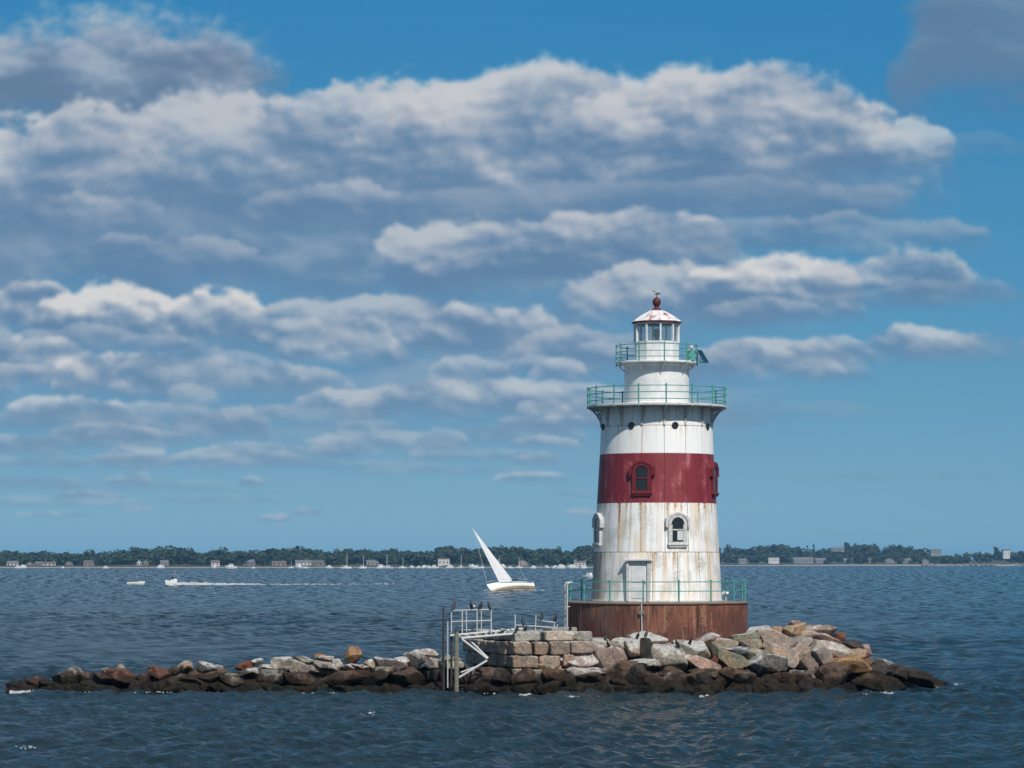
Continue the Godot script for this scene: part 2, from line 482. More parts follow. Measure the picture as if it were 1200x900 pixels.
# ------------------------------------------------------------------ sea
func build_sea() -> void:
	var sea := Node3D.new()
	sea.name = "sea"
	add_child(sea)
	tag(sea, "dark blue choppy sea around the rocks", "water", "", "structure")
	var m := mat("sea_water", lin(0.009, 0.023, 0.030), 0.17)
	m.metallic_specular = 0.19
	# wave trains: direction, length, height, phase
	var kx := PackedFloat32Array()
	var kz := PackedFloat32Array()
	var am := PackedFloat32Array()
	var ph := PackedFloat32Array()
	var wl := PackedFloat32Array()
	var count := 22
	for i in count:
		var l := 0.62 * pow(12.0, pow(float(i) / (count - 1), 1.25))
		var a := 0.5 + rng.randf_range(-1.15, 1.15)
		kx.append(sin(a) * TAU / l)
		kz.append(cos(a) * TAU / l)
		wl.append(l)
		am.append(0.0175 * pow(l, 0.36) * rng.randf_range(0.7, 1.3))
		ph.append(rng.randf() * TAU)
	var gust := noise(77, 0.016, 3)
	var ang := []
	for i in 30:
		ang.append(deg_to_rad(-62.0 + i * 1.65))
	for i in 601:
		ang.append(deg_to_rad(-12.5 + 25.0 * i / 600))
	for i in 30:
		ang.append(deg_to_rad(14.15 + i * 1.65))
	var dist := []
	var d := 60.0
	while d < 9500.0:
		dist.append(d)
		d += maxf(0.23, d * d * 0.0000165) if d < 900.0 else d * 0.03
	var cols := ang.size()
	var v := PackedVector3Array()
	var nn := PackedVector3Array()
	v.resize(cols * dist.size())
	nn.resize(cols * dist.size())
	var at_v := 0
	for j in dist.size():
		var dd: float = dist[j]
		var step: float = (dist[j + 1] - dd) if j < dist.size() - 1 else 300.0
		var calm := 1.0 - smoothstep(600.0, 1500.0, dd)
		for i in cols:
			var x: float = tan(ang[i]) * dd
			var z := -dd
			var y := 0.0
			var gx := 0.0
			var gz := 0.0
			var g := 1.0 + gust.get_noise_2d(x, z * 0.6) * 0.85
			for k in count:
				var p := kx[k] * x + kz[k] * z + ph[k]
				var s := sin(p)
				var cs := cos(p) * am[k] * (1.0 + 0.55 * s)
				gx += cs * kx[k]
				gz += cs * kz[k]
				if wl[k] > step * 2.2:
					y += am[k] * (s + 0.28 * s * s)
			v[at_v] = Vector3(x, y * g * calm, z)
			nn[at_v] = Vector3(-gx * g, 1.0, -gz * g).normalized()
			at_v += 1
	var idx := PackedInt32Array()
	idx.resize((cols - 1) * (dist.size() - 1) * 6)
	var q := 0
	for j in dist.size() - 1:
		for i in cols - 1:
			var a := j * cols + i
			idx[q] = a; idx[q + 1] = a + cols; idx[q + 2] = a + 1
			idx[q + 3] = a + 1; idx[q + 4] = a + cols; idx[q + 5] = a + cols + 1
			q += 6
	var arr := []
	arr.resize(Mesh.ARRAY_MAX)
	arr[Mesh.ARRAY_VERTEX] = v
	arr[Mesh.ARRAY_NORMAL] = nn
	arr[Mesh.ARRAY_INDEX] = idx
	var me := ArrayMesh.new()
	me.add_surface_from_arrays(Mesh.PRIMITIVE_TRIANGLES, arr)
	var t := NoiseTexture2D.new()
	t.width = 512; t.height = 512
	t.seamless = true
	t.as_normal_map = true
	t.bump_strength = 9.0
	t.noise = noise(5, 0.022, 5)
	m.normal_enabled = true
	m.normal_texture = t
	m.normal_scale = 1.0
	m.uv1_triplanar = true
	m.uv1_world_triplanar = true
	m.uv1_scale = Vector3.ONE / 3.7
	me.surface_set_material(0, m)
	part_mesh("wave_surface", me, sea)
	var mb := MB.new()
	mb.quad(Vector3(-9800, -0.9, 3000), Vector3(9800, -0.9, 3000), Vector3(9800, -0.9, -9800), Vector3(-9800, -0.9, -9800), Vector3.UP)
	part("open_water", mb, m, sea)

# ------------------------------------------------------------------ materials of the lighthouse
const SEAMS := [4.42, 6.88, 9.34, 11.84, 13.23, 14.2]
const RADII := [3.32, 3.185, 3.045, 2.90, 2.845, 2.82]

func wall_r(y: float) -> float:
	for k in 5:
		if y <= SEAMS[k + 1]:
			return lerpf(RADII[k], RADII[k + 1], (y - SEAMS[k]) / (SEAMS[k + 1] - SEAMS[k]))
	return RADII[5]

# old paint over the whole tower wall: u round the tower, v from foot to gallery; grime, runs of rust below the seams, chalky patches
func tower_paint() -> ImageTexture:
	var w := 1280
	var h := 512
	var px := PackedByteArray()
	px.resize(w * h * 3)
	var run := noise(101, 0.055, 4)
	var blot := noise(102, 0.012, 5)
	var speck := noise(103, 0.11, 3)
	var y0: float = SEAMS[0]
	var y1: float = SEAMS[5]
	var period := w / 16.0
	for j in h:
		var y := lerpf(y1, y0, (j + 0.5) / h)
		var course := 0
		while course < 4 and y > SEAMS[course + 1]:
			course += 1
		var below: float = SEAMS[course + 1] - y
		for i in w:
			var r := run.get_noise_2d(i * 1.1, j * 0.09 + course * 400.0)
			var r2 := run.get_noise_2d(i * 0.7 + 900.0, j * 0.03 + course * 90.0)
			var b := blot.get_noise_2d(i, j)
			var s := speck.get_noise_2d(i, j)
			var c: Color
			if course == 2:
				c = Color(0.480, 0.150, 0.185).lerp(Color(0.575, 0.245, 0.270), clampf(b * 1.4 + r * 0.6 + 0.2, 0, 1))
				c = c.lerp(Color(0.385, 0.110, 0.140), clampf(r2 * 1.3 - 0.1 + s * 0.3, 0, 0.8))
				c = c.lerp(Color(0.70, 0.52, 0.52), clampf((s * 0.8 + b * 1.0 + r * 0.6 - 0.50) * 2.4, 0, 0.6))
			else:
				var dirt: float = [0.95, 0.72, 0.0, 0.06, 0.16][course]
				c = Color(0.925, 0.925, 0.92)
				c = c.lerp(Color(0.745, 0.735, 0.715), clampf((b * 1.5 + r * 0.7 + s * 0.5 + 0.16) * dirt, 0, 0.85))
				c = c.lerp(Color(0.82, 0.765, 0.69), clampf((r2 * 1.4 + 0.05) * dirt, 0, 0.6))
				var wash := blot.get_noise_2d(i * 1.4 + 700.0, j * 0.45 + 300.0)
				c = c.lerp(Color(0.835, 0.735, 0.61), clampf((wash * 1.4 + r * 0.4 + 0.0) * dirt, 0, 0.42))
				# rust runs that start at the seam above and at the upright joints
				var off := 4.8 / 360.0 * w + (period * 0.5 if course == 0 else 0.0)
				var jx := fposmod(i - off + period * 0.5 - w * 0.5, period) - period * 0.5
				var joint := exp(-absf(jx + r * 3.0) / 3.2)
				var rust := maxf(0.0, r * 1.7 + s * 0.4 + r2 * 0.9 - 0.16) * exp(-below / (0.55 + 0.7 * maxf(r2, 0.0)))
				rust += joint * clampf(0.1 + r2 * 1.8 + s, 0, 1) * 0.6
				rust *= [1.0, 1.05, 0.0, 0.40, 0.62][course]
				c = c.lerp(Color(0.72, 0.545, 0.36), clampf(rust, 0, 0.85))
				c = c.lerp(Color(0.47, 0.285, 0.15), clampf(rust - 0.52 + s * 0.35, 0, 0.7))
				if course == 0:
					# brown wash low on the weather side
					var u := float(i) / w
					var side := 1.0 - smoothstep(0.02, 0.085, absf(u - 0.262 + r * 0.012))
					c = c.lerp(Color(0.47, 0.385, 0.27), clampf(side * (0.75 + r2 * 0.9 + s * 0.3), 0, 0.85))
			put(px, (j * w + i) * 3, c)
	return picture(w, h, px)

# rusted iron: u round the caisson
func rust_skin() -> ImageTexture:
	var w := 1280
	var h := 256
	var px := PackedByteArray()
	px.resize(w * h * 3)
	var run := noise(201, 0.05, 4)
	var blot := noise(202, 0.010, 5)
	var speck := noise(203, 0.12, 3)
	for j in h:
		for i in w:
			var r := run.get_noise_2d(i * 1.2, j * 0.09)
			var b := blot.get_noise_2d(i * 0.9, j * 0.8)
			var s := speck.get_noise_2d(i, j)
			var u := float(i) / w - 0.5
			var c := Color(0.415, 0.245, 0.195).lerp(Color(0.325, 0.205, 0.170), clampf(0.5 + r * 1.4, 0, 1))
			# grey skin of old coating, most of it left of the middle
			var grey := clampf((b * 2.2 + r * 0.8 + 0.42 - absf(u + 0.105) * 5.0) * 1.6, 0, 1)
			c = c.lerp(Color(0.315, 0.290, 0.275), grey * 0.85)
			c = c.lerp(Color(0.54, 0.315, 0.215), clampf((b * 1.7 + s * 0.7 + r * 0.5 - 0.12) * 2.0, 0, 0.75))
			c = c.lerp(Color(0.58, 0.47, 0.38), clampf((r * 2.2 - 0.75 + s * 0.4) * 2.0, 0, 0.55))
			c = c.lerp(Color(0.19, 0.125, 0.11), clampf((-r * 2.0 - 0.5 + s * 0.5) * 1.5, 0, 0.7))
			put(px, (j * w + i) * 3, c)
	return picture(w, h, px)

# white roof paint with flakes gone down to red lead
func roof_paint() -> ImageTexture:
	var w := 256
	var px := PackedByteArray()
	px.resize(w * w * 3)
	var blot := noise(401, 0.018, 4)
	var speck := noise(402, 0.09, 3)
	for j in w:
		for i in w:
			var b := blot.get_noise_2d(i, j) + speck.get_noise_2d(i, j) * 0.25
			var c := Color(0.87, 0.85, 0.84).lerp(Color(0.74, 0.66, 0.62), clampf(b * 2.2 + 0.15, 0, 1))
			c = c.lerp(Color(0.47, 0.16, 0.16), smoothstep(0.26, 0.34, b))
			put(px, (j * w + i) * 3, c)
	return picture(w, w, px)

func build_materials() -> void:
	var m := mat("tower_paint", Color(1, 1, 1), 0.55)
	m.albedo_texture = tower_paint()
	m = mat("rusted_iron", Color(1, 1, 1), 0.85)
	m.albedo_texture = rust_skin()
	m = mat("roof_skin", Color(1, 1, 1), 0.6)
	m.albedo_texture = roof_paint()
	m.uv1_triplanar = true
	m.uv1_world_triplanar = true
	m.uv1_scale = Vector3.ONE * 0.36
	m = grain(mat("white_paint", Color(0.905, 0.905, 0.90), 0.5), 301, 0.02, 0.86, 0.35)
	m = grain(mat("old_white_paint", Color(0.86, 0.86, 0.85), 0.6), 302, 0.03, 0.72, 0.6)
	grain(mat("seam_iron", lin(0.10, 0.075, 0.06), 0.8), 303, 0.05, 0.5, 1.0)
	grain(mat("red_paint", Color(0.47, 0.14, 0.175), 0.5), 304, 0.03, 0.80, 0.9)
	grain(mat("rust_red", Color(0.40, 0.125, 0.125), 0.65), 305, 0.06, 0.6, 1.4)
	grain(mat("teal_paint", lin(0.10, 0.42, 0.355), 0.5), 306, 0.05, 0.72, 1.1)
	mat("dark_glass", lin(0.018, 0.022, 0.026), 0.08)
	mat("pale_blind", lin(0.55, 0.56, 0.56), 0.7)
	var g := mat("lantern_glass", Color(0.45, 0.55, 0.60, 0.15), 0.03)
	g.transparency = BaseMaterial3D.TRANSPARENCY_ALPHA
	mat("black_iron", lin(0.02, 0.02, 0.022), 0.6)
	mat("lamp_lens", lin(0.03, 0.09, 0.075), 0.15)
	mat("solar_cells", lin(0.012, 0.018, 0.035), 0.15)
	grain(mat("grey_steel", lin(0.33, 0.34, 0.34), 0.5, 0.3), 307, 0.05, 0.7, 1.2)
	grain(mat("concrete", lin(0.40, 0.37, 0.33), 0.9), 308, 0.03, 0.62, 0.7, 1.5)
	grain(mat("deck_edge", lin(0.33, 0.25, 0.19), 0.85), 309, 0.05, 0.6, 0.8)
	var r := grain(mat("granite", Color(1, 1, 1), 0.88), 310, 0.035, 0.62, 0.55, 4.0)
	r.vertex_color_use_as_albedo = true
	r.metallic_specular = 0.28
	grain(mat("pile_wood", lin(0.30, 0.29, 0.22), 0.9), 311, 0.05, 0.55, 0.7, 1.0)
	grain(mat("dark_wood", lin(0.07, 0.06, 0.05), 0.9), 312, 0.05, 0.5, 0.7, 1.0)
	grain(mat("white_steel", lin(0.62, 0.63, 0.62), 0.5), 313, 0.06, 0.74, 1.2)
	mat("cormorant_black", lin(0.012, 0.012, 0.013), 0.5)
	mat("bill_yellow", lin(0.35, 0.2, 0.05), 0.5)
	mat("gull_white", lin(0.72, 0.72, 0.70), 0.7)
	mat("gull_grey", lin(0.22, 0.23, 0.25), 0.7)
	mat("gull_black", lin(0.02, 0.02, 0.02), 0.6)

# ------------------------------------------------------------------ lighthouse
func dirv(a: float) -> Vector3:
	return Vector3(sin(a), 0, cos(a))

func arch(hw: float, y0: float, spring: float, rise: float, n := 10) -> Array:
	var p := [Vector2(-hw, y0)]
	for i in n + 1:
		var t := PI - PI * i / n
		p.append(Vector2(cos(t) * hw, spring + sin(t) * rise))
	p.append(Vector2(hw, y0))
	return p

func wall_place(a: float, y: float, proud := 0.0) -> Transform3D:
	var o := dirv(a)
	return Transform3D(Basis(Vector3(cos(a), 0, -sin(a)), Vector3.UP, o), o * (wall_r(y) + proud) + Vector3.UP * y)

func railing(lh: Node3D, r: float, y: float, h: float, posts: int, a0: float, heights: Array, foot: float, thick: float, drop: float) -> void:
	var post := MB.new()
	post.tube([Vector3(0, -drop, 0), Vector3(0, h, 0)], thick, 6)
	post.tube([Vector3(0, h, 0), Vector3(0, h + 0.05, 0), Vector3(0, h + 0.10, 0)], [thick * 1.1, thick * 1.5, thick * 0.5], 6)
	var pm := post.mesh(M.teal_paint)
	for k in posts:
		var a := deg_to_rad(a0 + 360.0 * k / posts)
		part_mesh("railing_post", pm, lh, Transform3D(Basis(Vector3.UP, a), dirv(a) * r + Vector3.UP * y))
	for q in heights:
		var mb := MB.new()
		mb.ring(r, y + q, thick * 0.62, posts * 4, 6)
		part("handrail" if q == heights[0] else "lower_rail", mb, M.teal_paint, lh)

func window(lh: Node3D, a: float, y: float, paint: Material, lower_blind: bool) -> void:
	var w := Node3D.new()
	w.name = "window"
	lh.add_child(w, true)
	w.transform = wall_place(a, y)
	var hw := 0.34
	var h := 1.30
	var mb := MB.new()
	mb.band(arch(hw + 0.15, 0.0, h - hw, hw + 0.15), arch(hw, 0.0, h - hw, hw), -0.16, 0.07)
	part("frame", mb, paint, w)
	mb = MB.new()
	var o := [Vector2(-0.64, h - 0.34), Vector2(-0.64, h - 0.08), Vector2(-0.42, h + 0.10), Vector2(-0.2, h + 0.21), Vector2(0, h + 0.255), Vector2(0.2, h + 0.21), Vector2(0.42, h + 0.10), Vector2(0.64, h - 0.08), Vector2(0.64, h - 0.34)]
	var i := [Vector2(-0.50, h - 0.34), Vector2(-0.50, h - 0.16), Vector2(-0.36, h + 0.03), Vector2(-0.16, h + 0.13), Vector2(0, h + 0.16), Vector2(0.16, h + 0.13), Vector2(0.36, h + 0.03), Vector2(0.50, h - 0.16), Vector2(0.50, h - 0.34)]
	mb.band(o, i, -0.18, 0.095)
	part("hood", mb, paint, w)
	for s in [-1, 1]:
		mb = MB.new()
		mb.box(Vector3(s * 0.58, h - 0.42, -0.02), Vector3(0.13, 0.16, 0.24))
		part("hood_stop", mb, paint, w)
	mb = MB.new()
	mb.block(Vector3(0, -0.06, 0.0), Vector3(1.06, 0.12, 0.27), 0.02)
	mb.box(Vector3(0, -0.16, -0.02), Vector3(0.9, 0.09, 0.22))
	part("sill", mb, paint, w)
	mb = MB.new()
	mb.box(Vector3(0, h * 0.52, 0.045), Vector3(hw * 2, 0.065, 0.05))
	mb.box(Vector3(0, 0.035, 0.045), Vector3(hw * 2, 0.07, 0.05))
	for s in [-1, 1]:
		mb.box(Vector3(s * (hw - 0.025), h * 0.36, 0.045), Vector3(0.05, h * 0.72, 0.05))
	part("sash", mb, paint, w)
	mb = MB.new()
	mb.extrude(arch(hw, h * 0.52, h - hw, hw), 0.015, 0.027)
	part("pane", mb, M.dark_glass, w)
	mb = MB.new()
	mb.box(Vector3(0, h * 0.26, 0.021), Vector3(hw * 2, h * 0.52, 0.012))
	part("pane", mb, M.dark_glass, w)
	if lower_blind:
		mb = MB.new()
		mb.box(Vector3(0.13, h * 0.30, 0.036), Vector3(0.30, h * 0.36, 0.012))
		part("blind", mb, M.pale_blind, w)

func build_lighthouse() -> void:
	var lh := thing("lighthouse", "white round lighthouse with a wide red band on a rusty iron base", "lighthouse", Vector3(TOWER_X, 0, TOWER_Z))
	# rusty caisson: plates round a core
	var core := MB.new()
	core.lathe([Vector2(4.50, -1.5), Vector2(4.50, 4.30)], 64)
	part("caisson_core", core, M.seam_iron, lh)
	var cn := 36
	for k in cn:
		var a0 := TAU * (k + 0.3) / cn
		var pl := MB.new()
		var bulge := rng.randf_range(-0.012, 0.018)
		pl.plate(a0 + 0.0016, a0 + TAU / cn - 0.0016, -1.0, 4.28, 4.60 + bulge, 4.60 + bulge, 0.09, 4, -1.0, 4.4)
		part("caisson_plate", pl, M.rusted_iron, lh)
	var rim := MB.new()
	rim.lathe([Vector2(4.52, 4.28), Vector2(4.66, 4.29), Vector2(4.67, 4.33), Vector2(4.66, 4.372), Vector2(4.55, 4.38), Vector2(0.2, 4.40)], 72)
	part("deck", rim, M.deck_edge, lh)
	railing(lh, 4.52, 4.38, 1.02, 16, 11.25, [1.02, 0.56], 0.0, 0.042, 0.0)
	# tower plates, five courses
	core = MB.new()
	core.lathe([Vector2(RADII[0] - 0.03, 4.38), Vector2(RADII[1] - 0.03, SEAMS[1]), Vector2(RADII[2] - 0.03, SEAMS[2]), Vector2(RADII[3] - 0.03, SEAMS[3]), Vector2(RADII[5] - 0.03, SEAMS[5])], 64)
	part("inner_wall", core, M.seam_iron, lh)
	for c in 5:
		var off := 4.8 + (11.25 if c == 0 else 0.0)
		for k in 16:
			var a0 := deg_to_rad(off + 22.5 * k)
			if a0 > PI:
				a0 -= TAU
			var gap := 0.0020 if c == 2 else 0.0034
			var pl := MB.new()
			var hg := 0.0 if c == 2 else 0.012
			var tilt := rng.randf_range(-0.004, 0.004)
			pl.plate(a0 + gap, a0 + deg_to_rad(22.5) - gap, SEAMS[c] + hg * (0.4 if c == 3 else 1.0), SEAMS[c + 1] - hg * (0.2 if c == 1 else 1.0), RADII[c] + tilt, RADII[c + 1] + tilt, 0.05, 5, SEAMS[0], SEAMS[5])
			var o := part("wall_plate", pl, M.tower_paint, lh)
			if c == 2:
				tag(o, "red painted wall plate")
	var band := MB.new()
	band.lathe([Vector2(RADII[0] + 0.01, 4.39), Vector2(RADII[0] + 0.07, 4.39), Vector2(RADII[0] + 0.07, 4.45), Vector2(RADII[0] + 0.01, 4.47)], 64)
	part("foot_ring", band, M.old_white_paint, lh)
	# portholes under the gallery
	for k in 8:
		var a := deg_to_rad(16.0 + 45.0 * k)
		var p := Node3D.new()
		p.name = "porthole"
		lh.add_child(p, true)
		p.transform = wall_place(a, 13.23)
		var mb := MB.new()
		mb.tf = Transform3D(Basis(Vector3.RIGHT, PI / 2))
		mb.lathe([Vector2(0.17, -0.04), Vector2(0.17, 0.05), Vector2(0.13, 0.065), Vector2(0.12, 0.02)], 20)
		part("ring", mb, M.black_iron, p)
		mb = MB.new()
		mb.tf = Transform3D(Basis(Vector3.RIGHT, PI / 2))
		mb.lathe([Vector2(0.125, 0.0), Vector2(0.125, 0.03), Vector2(0.001, 0.032)], 20)
		part("pane", mb, M.dark_glass, p)
	# windows
	for a in [-17.0, 73.0, 163.0]:
		window(lh, deg_to_rad(a), 9.90, M.red_paint, false)
	for a in [16.4, -73.6, -163.6]:
		window(lh, deg_to_rad(a), 7.32, M.old_white_paint, a > 0.0)
	# door
	var dr := Node3D.new()
	dr.name = "door"
	lh.add_child(dr)
	dr.transform = wall_place(deg_to_rad(-18.6), 4.42)
	var mb := MB.new()
	mb.band([Vector2(-0.60, 0), Vector2(-0.60, 2.0), Vector2(0.60, 2.0), Vector2(0.60, 0)], [Vector2(-0.48, 0), Vector2(-0.48, 1.88), Vector2(0.48, 1.88), Vector2(0.48, 0)], -0.2, 0.12)
	part("frame", mb, M.old_white_paint, dr)
	mb = MB.new()
	mb.block(Vector3(0, 2.07, 0.06), Vector3(1.42, 0.11, 0.34), 0.02)
	part("hood", mb, M.white_paint, dr)
	mb = MB.new()
	mb.box(Vector3(0, 0.94, 0.01), Vector3(0.95, 1.86, 0.06))
	part("leaf", mb, M.white_paint, dr)
	for q in [[0.0, 0.45, 0.7, 0.62], [0.0, 1.35, 0.7, 0.8]]:
		mb = MB.new()
		mb.block(Vector3(q[0], q[1], 0.048), Vector3(q[2], q[3], 0.028), 0.01)
		part("panel", mb, M.white_paint, dr)
	mb = MB.new()
	mb.tube([Vector3(0.38, 0.98, 0.0), Vector3(0.38, 0.98, 0.09), Vector3(0.30, 0.98, 0.10)], 0.03, 6)
	mb.box(Vector3(0.38, 1.0, 0.02), Vector3(0.08, 0.24, 0.03))
	part("handle", mb, M.black_iron, dr)
	# main gallery
	mb = MB.new()
	mb.lathe([Vector2(2.6, 14.18), Vector2(3.46, 14.20), Vector2(3.56, 14.22), Vector2(3.56, 14.30), Vector2(3.50, 14.33), Vector2(1.5, 14.34)], 72)
	part("gallery_deck", mb, M.old_white_paint, lh)
	for k in 16:
		var a := deg_to_rad(4.9 + 22.5 * k)
		mb = MB.new()
		var pts := []
		for i in 9:
			var t := float(i) / 8
			pts.append(Vector3(0, 14.17 - (1.0 - t) * 0.95 + 0.30 * sin(t * PI) * (t - 1.0) * 0.2, lerpf(2.84, 3.40, pow(t, 2.1))))
		mb.tube(pts, 0.042, 5)
		mb.box(Vector3(0, 14.14, 3.14), Vector3(0.07, 0.09, 0.60))
		mb.box(Vector3(0, 13.72, 2.88), Vector3(0.10, 0.95, 0.05))
		mb.tube([Vector3(0, 14.13, 3.10), Vector3(0, 13.80, 2.93)], 0.028, 5)
		part("gallery_bracket", mb, M.old_white_paint, lh, Transform3D(Basis(Vector3.UP, a)))
	railing(lh, 3.52, 14.33, 0.86, 16, 4.9, [0.86, 0.54, 0.20], 0.0, 0.040, 0.18)
	# watch room drum
	mb = MB.new()
	mb.lathe([Vector2(1.72, 14.34), Vector2(1.72, 14.44), Vector2(1.655, 14.48), Vector2(1.645, 16.30), Vector2(1.70, 16.34), Vector2(1.74, 16.46)], 56)
	part("watch_room_wall", mb, M.white_paint, lh)
	mb = MB.new()
	mb.lathe([Vector2(1.4, 16.45), Vector2(2.06, 16.45), Vector2(2.10, 16.47), Vector2(2.10, 16.53), Vector2(2.06, 16.56), Vector2(0.5, 16.57)], 60)
	part("lantern_deck", mb, M.white_paint, lh)
	for k in 10:
		var a := deg_to_rad(8.0 + 36.0 * k)
		mb = MB.new()
		mb.tube([Vector3(0, 16.12, 1.64), Vector3(0, 16.2, 1.78), Vector3(0, 16.44, 1.96)], 0.04, 5)
		mb.box(Vector3(0, 16.42, 1.82), Vector3(0.07, 0.06, 0.4))
		part("deck_bracket", mb, M.white_paint, lh, Transform3D(Basis(Vector3.UP, a)))
	railing(lh, 2.07, 16.56, 0.82, 10, 8.0, [0.82, 0.47, 0.18], 0.0, 0.036, 0.2)
	# lantern of ten sides
	var rl := 1.15
	for k in 10:
		var a0 := deg_to_rad(7.0 + 36.0 * k)
		var a1 := deg_to_rad(43.0 + 36.0 * k)
		var p0 := dirv(a0) * rl
		var p1 := dirv(a1) * rl
		var out := dirv((a0 + a1) / 2)
		var mid := (p0 + p1) / 2
		var b := Basis((p1 - p0).normalized(), Vector3.UP, out)
		mb = MB.new()
		mb.box(mid - out * 0.04 + Vector3.UP * 17.05, Vector3((p1 - p0).length() - 0.012, 0.96, 0.07), b)
		part("parapet_panel", mb, M.white_paint, lh)
		for q in [17.54, 18.50]:
			mb = MB.new()
			mb.box(mid - out * 0.03 + Vector3.UP * q, Vector3((p1 - p0).length() + 0.02, 0.09, 0.10), b)
			part("glazing_bar", mb, M.white_paint, lh)
		mb = MB.new()
		mb.box(p0 * 0.985 + Vector3.UP * 18.02, Vector3(0.075, 0.90, 0.10), Basis(Vector3.UP, a0))
		part("mullion", mb, M.white_paint, lh)
		mb = MB.new()
		mb.box(mid - out * 0.05 + Vector3.UP * 18.02, Vector3((p1 - p0).length() - 0.08, 0.87, 0.006), b)
		part("lantern_pane", mb, M.lantern_glass, lh)
		# roof panel, a curved slice with ridge
		mb = MB.new()
		var prof := [[1.24, 18.60], [1.08, 18.74], [0.86, 18.89], [0.60, 19.04], [0.36, 19.16], [0.20, 19.22]]
		for i in 5:
			var r0: float = prof[i][0]
			var r1: float = prof[i + 1][0]
			mb.quad(dirv(a0) * r0 + Vector3.UP * prof[i][1], dirv(a1) * r0 + Vector3.UP * prof[i][1], dirv(a1) * r1 + Vector3.UP * prof[i + 1][1], dirv(a0) * r1 + Vector3.UP * prof[i + 1][1], out + Vector3.UP)
		mb.quad(dirv(a0) * 1.24 + Vector3.UP * 18.60, dirv(a1) * 1.24 + Vector3.UP * 18.60, dirv(a1) * 1.0 + Vector3.UP * 18.57, dirv(a0) * 1.0 + Vector3.UP * 18.57, Vector3.DOWN)
		part("roof_panel", mb, M.roof_skin, lh)
		mb = MB.new()
		var rp := []
		for q in prof:
			rp.append(dirv(a0) * (q[0] + 0.004) + Vector3.UP * (q[1] + 0.008))
		mb.tube(rp, 0.02, 5)
		part("roof_ridge", mb, M.white_paint, lh)
		mb = MB.new()
		var e0 := dirv(a0) * 1.265
		var e1 := dirv(a1) * 1.265
		mb.box((e0 + e1) / 2 + Vector3.UP * 18.575 - out * 0.05, Vector3((e1 - e0).length() + 0.03, 0.075, 0.13), b)
		part("eave", mb, M.rust_red, lh)
	mb = MB.new()
	mb.lathe([Vector2(0.001, 17.50), Vector2(1.08, 17.50), Vector2(1.08, 17.52), Vector2(0.001, 17.53)], 20)
	part("lantern_floor", mb, M.grey_steel, lh)
	mb = MB.new()
	mb.lathe([Vector2(0.30, 19.18), Vector2(0.24, 19.27), Vector2(0.13, 19.32), Vector2(0.11, 19.40), Vector2(0.15, 19.45), Vector2(0.20, 19.54), Vector2(0.215, 19.64), Vector2(0.19, 19.74), Vector2(0.12, 19.82), Vector2(0.05, 19.86), Vector2(0.03, 19.90), Vector2(0.001, 19.92)], 20, 0, 1, 0, 1, true)
	part("ventilator_ball", mb, M.rust_red, lh)
	# optic
	var lamp := Node3D.new()
	lamp.name = "beacon_lamp"
	lh.add_child(lamp)
	mb = MB.new()
	mb.lathe([Vector2(0.20, 17.53), Vector2(0.20, 17.62), Vector2(0.10, 17.66), Vector2(0.10, 17.85)], 14)
	part("pedestal", mb, M.rust_red, lamp)
	mb = MB.new()
	mb.lathe([Vector2(0.13, 17.85), Vector2(0.17, 17.95), Vector2(0.18, 18.05), Vector2(0.17, 18.15), Vector2(0.13, 18.24), Vector2(0.05, 18.28), Vector2(0.001, 18.29)], 16, 0, 1, 0, 1, true)
	part("lens", mb, M.lamp_lens, lamp)
	# solar panels and lamp box at the right end of the lantern gallery
	var sp := Node3D.new()
	sp.name = "solar_panel"
	lh.add_child(sp)
	sp.transform = Transform3D(Basis(Vector3.UP, deg_to_rad(62.0)).scaled(Vector3.ONE * 0.78), dirv(deg_to_rad(76.0)) * 2.2 + Vector3.UP * 16.5)
	mb = MB.new()
	mb.box(Vector3(0, 0.42, 0.22), Vector3(0.95, 0.95, 0.045), Basis(Vector3.RIGHT, deg_to_rad(-32.0)))
	part("panel", mb, M.solar_cells, sp)
	mb = MB.new()
	for s in [-1, 1]:
		mb.tube([Vector3(s * 0.40, 0.0, 0.42), Vector3(s * 0.40, 0.05, -0.12), Vector3(s * 0.40, 0.84, -0.10)], 0.03, 5)
		mb.tube([Vector3(s * 0.49, 0.02, 0.47), Vector3(s * 0.49, 0.83, -0.02)], 0.028, 5)
	mb.tube([Vector3(-0.49, 0.02, 0.47), Vector3(0.49, 0.02, 0.47)], 0.028, 5)
	mb.tube([Vector3(-0.49, 0.83, -0.02), Vector3(0.49, 0.83, -0.02)], 0.028, 5)
	part("frame", mb, M.teal_paint, sp)
	var fl := Node3D.new()
	fl.name = "signal_lamp"
	lh.add_child(fl)
	fl.transform = Transform3D(Basis(Vector3.UP, deg_to_rad(20.0)), dirv(deg_to_rad(58.0)) * 2.0 + Vector3.UP * 16.57)
	mb = MB.new()
	mb.box(Vector3(-0.02, 0.25, 0), Vector3(0.34, 0.5, 0.3))
	mb.tube([Vector3(0, 0.5, 0), Vector3(0, 0.58, 0)], 0.06, 8)
	part("battery_box", mb, M.teal_paint, fl)
	mb = MB.new()
	mb.lathe([Vector2(0.08, 0.58), Vector2(0.11, 0.62), Vector2(0.11, 0.74), Vector2(0.07, 0.80), Vector2(0.001, 0.82)], 12)
	part("lens", mb, M.pale_blind, fl)
	# white ladder up the left of the caisson
	var ld := Node3D.new()
	ld.name = "ladder"
	lh.add_child(ld)
	var la := deg_to_rad(-75.0)
	ld.transform = Transform3D(Basis(Vector3.UP, la), dirv(la) * 4.64)
